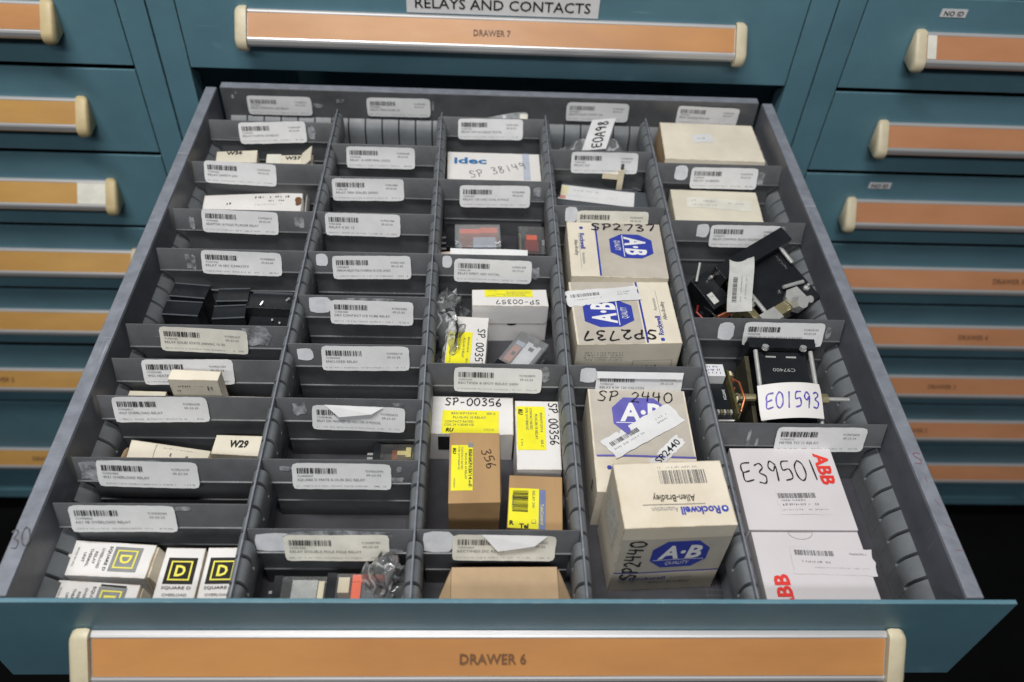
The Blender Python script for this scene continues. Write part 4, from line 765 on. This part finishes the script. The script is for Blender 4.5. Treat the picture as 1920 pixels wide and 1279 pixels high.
bag('plastic_bag', 'crumpled clear bag beside the orange-framed relay', (-.0850, .0300, FZ), lambda u, v: ((u - .5) * .034 + .003 * S_(v * 6), (v - .5) * .040 + .002, .002 + .066 * (1 - abs(2 * u - 1) ** 2.6) * (.55 + .45 * S_(v * 3.1))), nu=30, nv=30, seed=8, amp=.010)
t = thing('plastic_strip', 'crinkled grey plastic strip with paper end, behind the rearmost divider', 'plastic', (.0080, .6690, -.030), (R(60), 0, R(2)))
mb = M(); f = face((0, 0, 0), (1, 0, 0), (0, 1, 0), lambda x, y: .004 * math.sin(x * 160) + .003 * math.sin(x * 70 + y * 200)); it = gridrect(0, 0, .072, .026, BAG, 24, 6); mb.add([f(x, y + .004 * math.sin(x * 50), 0) for x, y in it[0]], it[1], mat('cloudy_film', (.34, .35, .36), .3, var=.3, vscale=120)); mb.build('film', t, 60)
mb = M(); it = gridrect(.0320, .004, .010, .022, PAPER2, 3, 4); mb.add([f(x, y, .002) for x, y in it[0]], it[1], PAPER2); mb.build('paper_end', t, 60)

# instrument marked E01593
t = thing('instrument', 'black coil instrument with steel rods and a tag marked E01593', 'instrument', (.2750, .2330, FZ))
def P3(mb, a, b, r, m, seg=10): mb.tube([a, b], r, m, seg)
X = Matrix.Translation((.0030, .0, .0470)) @ Euler((R(14), 0, R(-1))).to_matrix().to_4x4()
mb = M(); mb.box(-.0230, .0240, -.0460, .0370, -.0380, .0080, BPLA, X); mb.build('coil_block', t)
mb = M(); mb.box(-.0330, .0320, .0375, .0480, -.0300, .0160, BPLA, X); mb.build('rear_plate', t)
mb = M(); mb.box(-.0330, .0480, -.0560, -.0480, -.0360, .0050, BPLA, X); mb.build('front_plate', t)
for x in (-.0265, .0275):
    mb = M(); mb.tube([X @ Vector((x, .0360, .0120)), X @ Vector((x, -.0500, .0080))], .0022, STEEL, 10); mb.build('rod', t)
mb = M(); mb.box(-.0340, -.0300, -.0470, .0360, -.0380, .0000, mat('tarnished_plate', (.10, .09, .055), .35, metal=.5, var=.3, vscale=60), X); mb.build('side_plate', t)
for x in (-.011, .009): mb = M(); mb.box(x - .0050, x + .0050, .0305, .0322, .0081, .0085, STEEL, X); mb.build('terminal', t, 0)
lay('lettering', [T('C97400', 0, 0, .0036, INKF, w=.022, rot=180)], face(X @ Vector((0, .0170, .0081)), X.to_3x3() @ Vector((1, 0, 0)), X.to_3x3() @ Vector((0, 1, 0))), t)
mb = M(); mb.tube([(.030, -.0160, .053), (.0600, -.0160, .053)], .0020, STEEL, 10); mb.build('bolt', t)
mb = M(); mb.tube([(.0330, -.0160, .053), (.0390, -.0160, .053)], .0052, BRASS, 6); mb.build('nut', t, 10)
mb = M(); mb.tube([(-.052, -.0150, .053), (-.0300, -.0150, .053)], .0036, BRASS, 10); mb.build('standoff', t)
mb = M(); mb.box(-.0535, -.0515, -.0400, .0130, .012, .060, PCB); mb.build('circuit_board', t)
r = random.Random(4)
for i in range(30):
    yy, zz = r.uniform(-.038, .009), r.uniform(.036, .064); mb = M(); mb.box(-.0514, -.0514 + r.uniform(.001, .004), yy, yy + r.uniform(.002, .005), zz - .008, zz, r.choice((BRASS, COPPER, CREAMP, STEEL, BPLA, BPLA, PCB))); mb.build('component', t, 0)
mb = M(); mb.box(-.0760, -.0540, -.0370, .0040, .008, .0500, BPLA); mb.build('switch_block', t)
lay('lettering', [T('SWITCH', 0, 0, .0026, WHITE, w=.012, rot=-90)], face((-.0580, -.010, .0501), (1, 0, 0), (0, 1, 0)), t)
mb = M(); mb.box(-.0740, -.0555, .0060, .0210, .030, .0590, PAPER); w_ = mb.build('terminal_block', t)
lay('print', [scribble(0, .004 - .004 * i, .014, .0026, VIOLET, 130 + i) for i in range(3)], face((-.0648, .0135, .0590), (1, 0, 0), (0, 1, 0)), w_)
for y in (.007, .018): mb = M(); mb.tube([(-.0765, y, .058), (-.0765, y, .0655)], .0024, BRASS, 6); mb.build('screw', t, 10)
mb = M(); mb.tube([(-.0740, -.0380, .046), (-.0520, -.0380, .0465)], .0012, STEEL, 8); mb.build('wire', t)
mb = M(); mb.tube([(-.076, -.022, .03), (-.081, -.030, .040), (-.079, -.037, .034), (-.074, -.040, .02)], .0009, BRASS, 6); mb.build('wire', t)
for k, (x, y) in enumerate(((-.0180, .036), (.0190, .036), (-.0265, -.046), (.0275, -.046))):
    a = X @ Vector((x, y, .0150 if y > 0 else .0090)); mb = M(); mb.tube([a, a + Vector((0, .001, .004))], [.0034, .0032], STEEL, 6); mb.build('hex_nut', t, 10)
for k in range(6):
    mb = M(); mb.box(-.0720 + .0030 * k, -.0700 + .0030 * k, -.034, -.030, .0501, .0530, STEEL if k % 2 else BRASS); mb.build('terminal', t, 0)
mb = M(); mb.tube([(-.050, .004, .058), (-.046, -.006, .064), (-.044, -.024, .062), (-.048, -.034, .055)], .0011, COPPER, 8); mb.build('wire', t)
mb = M(); mb.box(.0340, .0520, -.0460, -.0440, .020, .046, BPLA); mb.build('mounting_ear', t)
f = face((.0000, -.0250, .0590), (1, .05, 0), Vector((0, 1, .20)), lambda x, y: .0045 - 5.5 * (x * x) + .0030 * math.sin(y * 90 + x * 20)); mb = M(); it = gridrect(0, 0, .0600, .0340, PAPER, 12, 6); mb.add([f(x, y, 0) for x, y in it[0]], it[1], BOXW); to = mb.build('tag', t, 60)
lay('handwriting', [hand('E01593', .001, .000, .0150, VIOLET, w=.052, t=.08, seed=23, slant=.1)], f, to)

TAGP = mat('grey_tag_paper', (.52, .52, .50), .6, var=.15, vscale=60)
# instrument with draped barcode tag
t = thing('instrument', 'black rectangular instrument lying on its side under a draped barcode tag', 'instrument', (.2750, .3700, FZ))
X = Matrix.Translation((.0120, .030, .0560)) @ Euler((R(18), R(-8), R(33))).to_matrix().to_4x4()
mb = M(); mb.box(-.0540, .0420, .0020, .0200, -.0340, .0210, BPLA, X); mb.build('flange', t)
mb = M(); mb.box(-.0300, .0330, -.0650, .0018, -.0400, .0060, BPLA, X); mb.build('coil_block', t)
for x, a, b in ((-.0360, .000, -.085), (.0300, .004, -.018), (-.0360, -.020, -.030)):
    mb = M(); mb.tube([X @ Vector((x, a, .0120)), X @ Vector((x, b, .0110))], .0022, STEEL, 10); mb.build('rod', t)
mb = M(); mb.box(-.0460, -.0380, -.0800, -.0080, -.0300, .0020, BRASS, X); mb.build('side_plate', t)
mb = M(); mb.box(-.0480, -.0300, -.0100, .0010, .0060, .0120, BRASS, X); mb.build('bracket', t)
mb = M(); mb.box(-.0760, -.0520, -.0150, .0250, -.0280, .0020, BPLA, X); mb.build('terminal_block', t)
lay('print', [rect(0, 0, .007, .013, TAGP, 0, 0), scribble(0, .002, .006, .002, INKG, 140)], face(X @ Vector((-.0690, -.0040, .0021)), X.to_3x3() @ Vector((1, 0, 0)), X.to_3x3() @ Vector((0, 1, 0))), t)
mb = M(); mb.tube([X @ Vector((-.074, .020, .006)), X @ Vector((-.060, .034, .012))], .0014, STEEL, 8); mb.build('wire', t)
X2 = Matrix.Translation((.0270, -.0290, .0500)) @ Euler((R(6), R(-6), R(32))).to_matrix().to_4x4()
mb = M(); mb.box(-.0290, -.0080, -.0090, .0060, -.010, .0040, STEEL, X2); mb.build('clamp_block', t)
mb = M(); mb.box(-.0070, .0090, -.0050, .0070, -.010, .0010, BRASS, X2); mb.build('clamp_bar', t)
mb = M(); mb.prism([(.0100, -.004), (.0150, -.010), (.0290, -.009), (.0300, .0120), (.0170, .0140), (.0100, .0080)], -.006, .0060, STEEL, ax=2, X=X2); mb.build('lug', t, 20)
mb = M(); mb.tube([X2 @ Vector((.0160, -.0040, .0040)), X2 @ Vector((.0160, -.0090, .0120))], [.0080, .0070], STEEL, 8); mb.build('nut', t, 10)
mb = M(); mb.tube([X2 @ Vector((.0270, -.0060, .0040)), X2 @ Vector((.0270, -.0100, .0100))], .0040, STEEL, 8); mb.build('nut', t, 10)
mb = M(); mb.tube([(.033, -.0010, .0560), (.0570, .0085, .0560)], .0021, STEEL, 8); mb.build('stud', t)
r = random.Random(9)
for i in range(26):
    x, y = r.uniform(-.066, -.012), r.uniform(-.064, -.026); mb = M(); mb.box(x, x + r.uniform(.002, .006), y, y + r.uniform(.002, .006), .0, r.uniform(.03, .050), r.choice((BPLA, BPLA, STEEL, PCB, GPLA, BPLA))); mb.build('component', t, 0)
for k, (x, y) in enumerate(((-.040, -.012), (-.040, -.034), (-.040, -.056), (-.024, -.070), (.012, -.062), (.026, -.050))):
    mb = M(); a = X @ Vector((x, y, .0000)); mb.tube([a, a + Vector((0, -.001, .0075))], [.0036, .0034], STEEL if k % 2 else BRASS, 6); mb.build('hex_nut', t, 10)
    mb = M(); mb.tube([a + Vector((0, 0, .006)), a + Vector((0, -.002, .0125))], .0015, STEEL, 8); mb.build('screw', t)
for k in range(5):
    a = X @ Vector((-.058 + .005 * k, .016, .0030)); mb = M(); mb.tube([a, a + Vector((.001, -.002, .005))], .0017, BRASS if k % 2 else STEEL, 8); mb.build('terminal_screw', t)
mb = M(); mb.tube([(-.050 + .020 * u + .0035 * math.cos(u * 50), -.045 + .012 * u, .0470 + .0035 * math.sin(u * 50)) for u in [i / 60 for i in range(61)]], .0007, COPPER, 6); mb.build('coil_spring', t, 80)
mb = M(); mb.tube([(-.060, -.020, .044), (-.066, -.038, .052), (-.056, -.052, .050), (-.040, -.050, .046), (-.030, -.058, .040)], .0012, mat('red_wire', (.25, .02, .02), .4), 8); mb.build('wire', t)
mb = M(); mb.tube([(-.054, -.024, .046), (-.050, -.040, .053), (-.036, -.056, .050), (-.022, -.058, .042)], .0012, BPLA, 8); mb.build('wire', t)
f = face((-.0180, -.0060, .0690), (1, .10, 0), (.10, 1, .10), lambda x, y: .0045 * math.sin(y * 46 + 1) + 8 * x * x * (1 + 20 * y) - (.0 if y < .028 else (y - .028) * 1.1)); mb = M(); it = gridrect(0, 0, .0270, .0800, PAPER2, 8, 18); mb.add([f(x + .003 * math.sin(y * 40), y, 0) for x, y in it[0]], it[1], TAGP); to = mb.build('tag', t, 60)
lay('print', [barcode(-.006, -.014, .030, .0050, INKG, 150, rot=90), scribble(.001, -.012, .034, .0018, INKF, 151, 90), scribble(.006, -.012, .030, .0018, INKF, 152, 90)], lambda x, y, l: f(x + .003 * math.sin(y * 40), y, l), to)
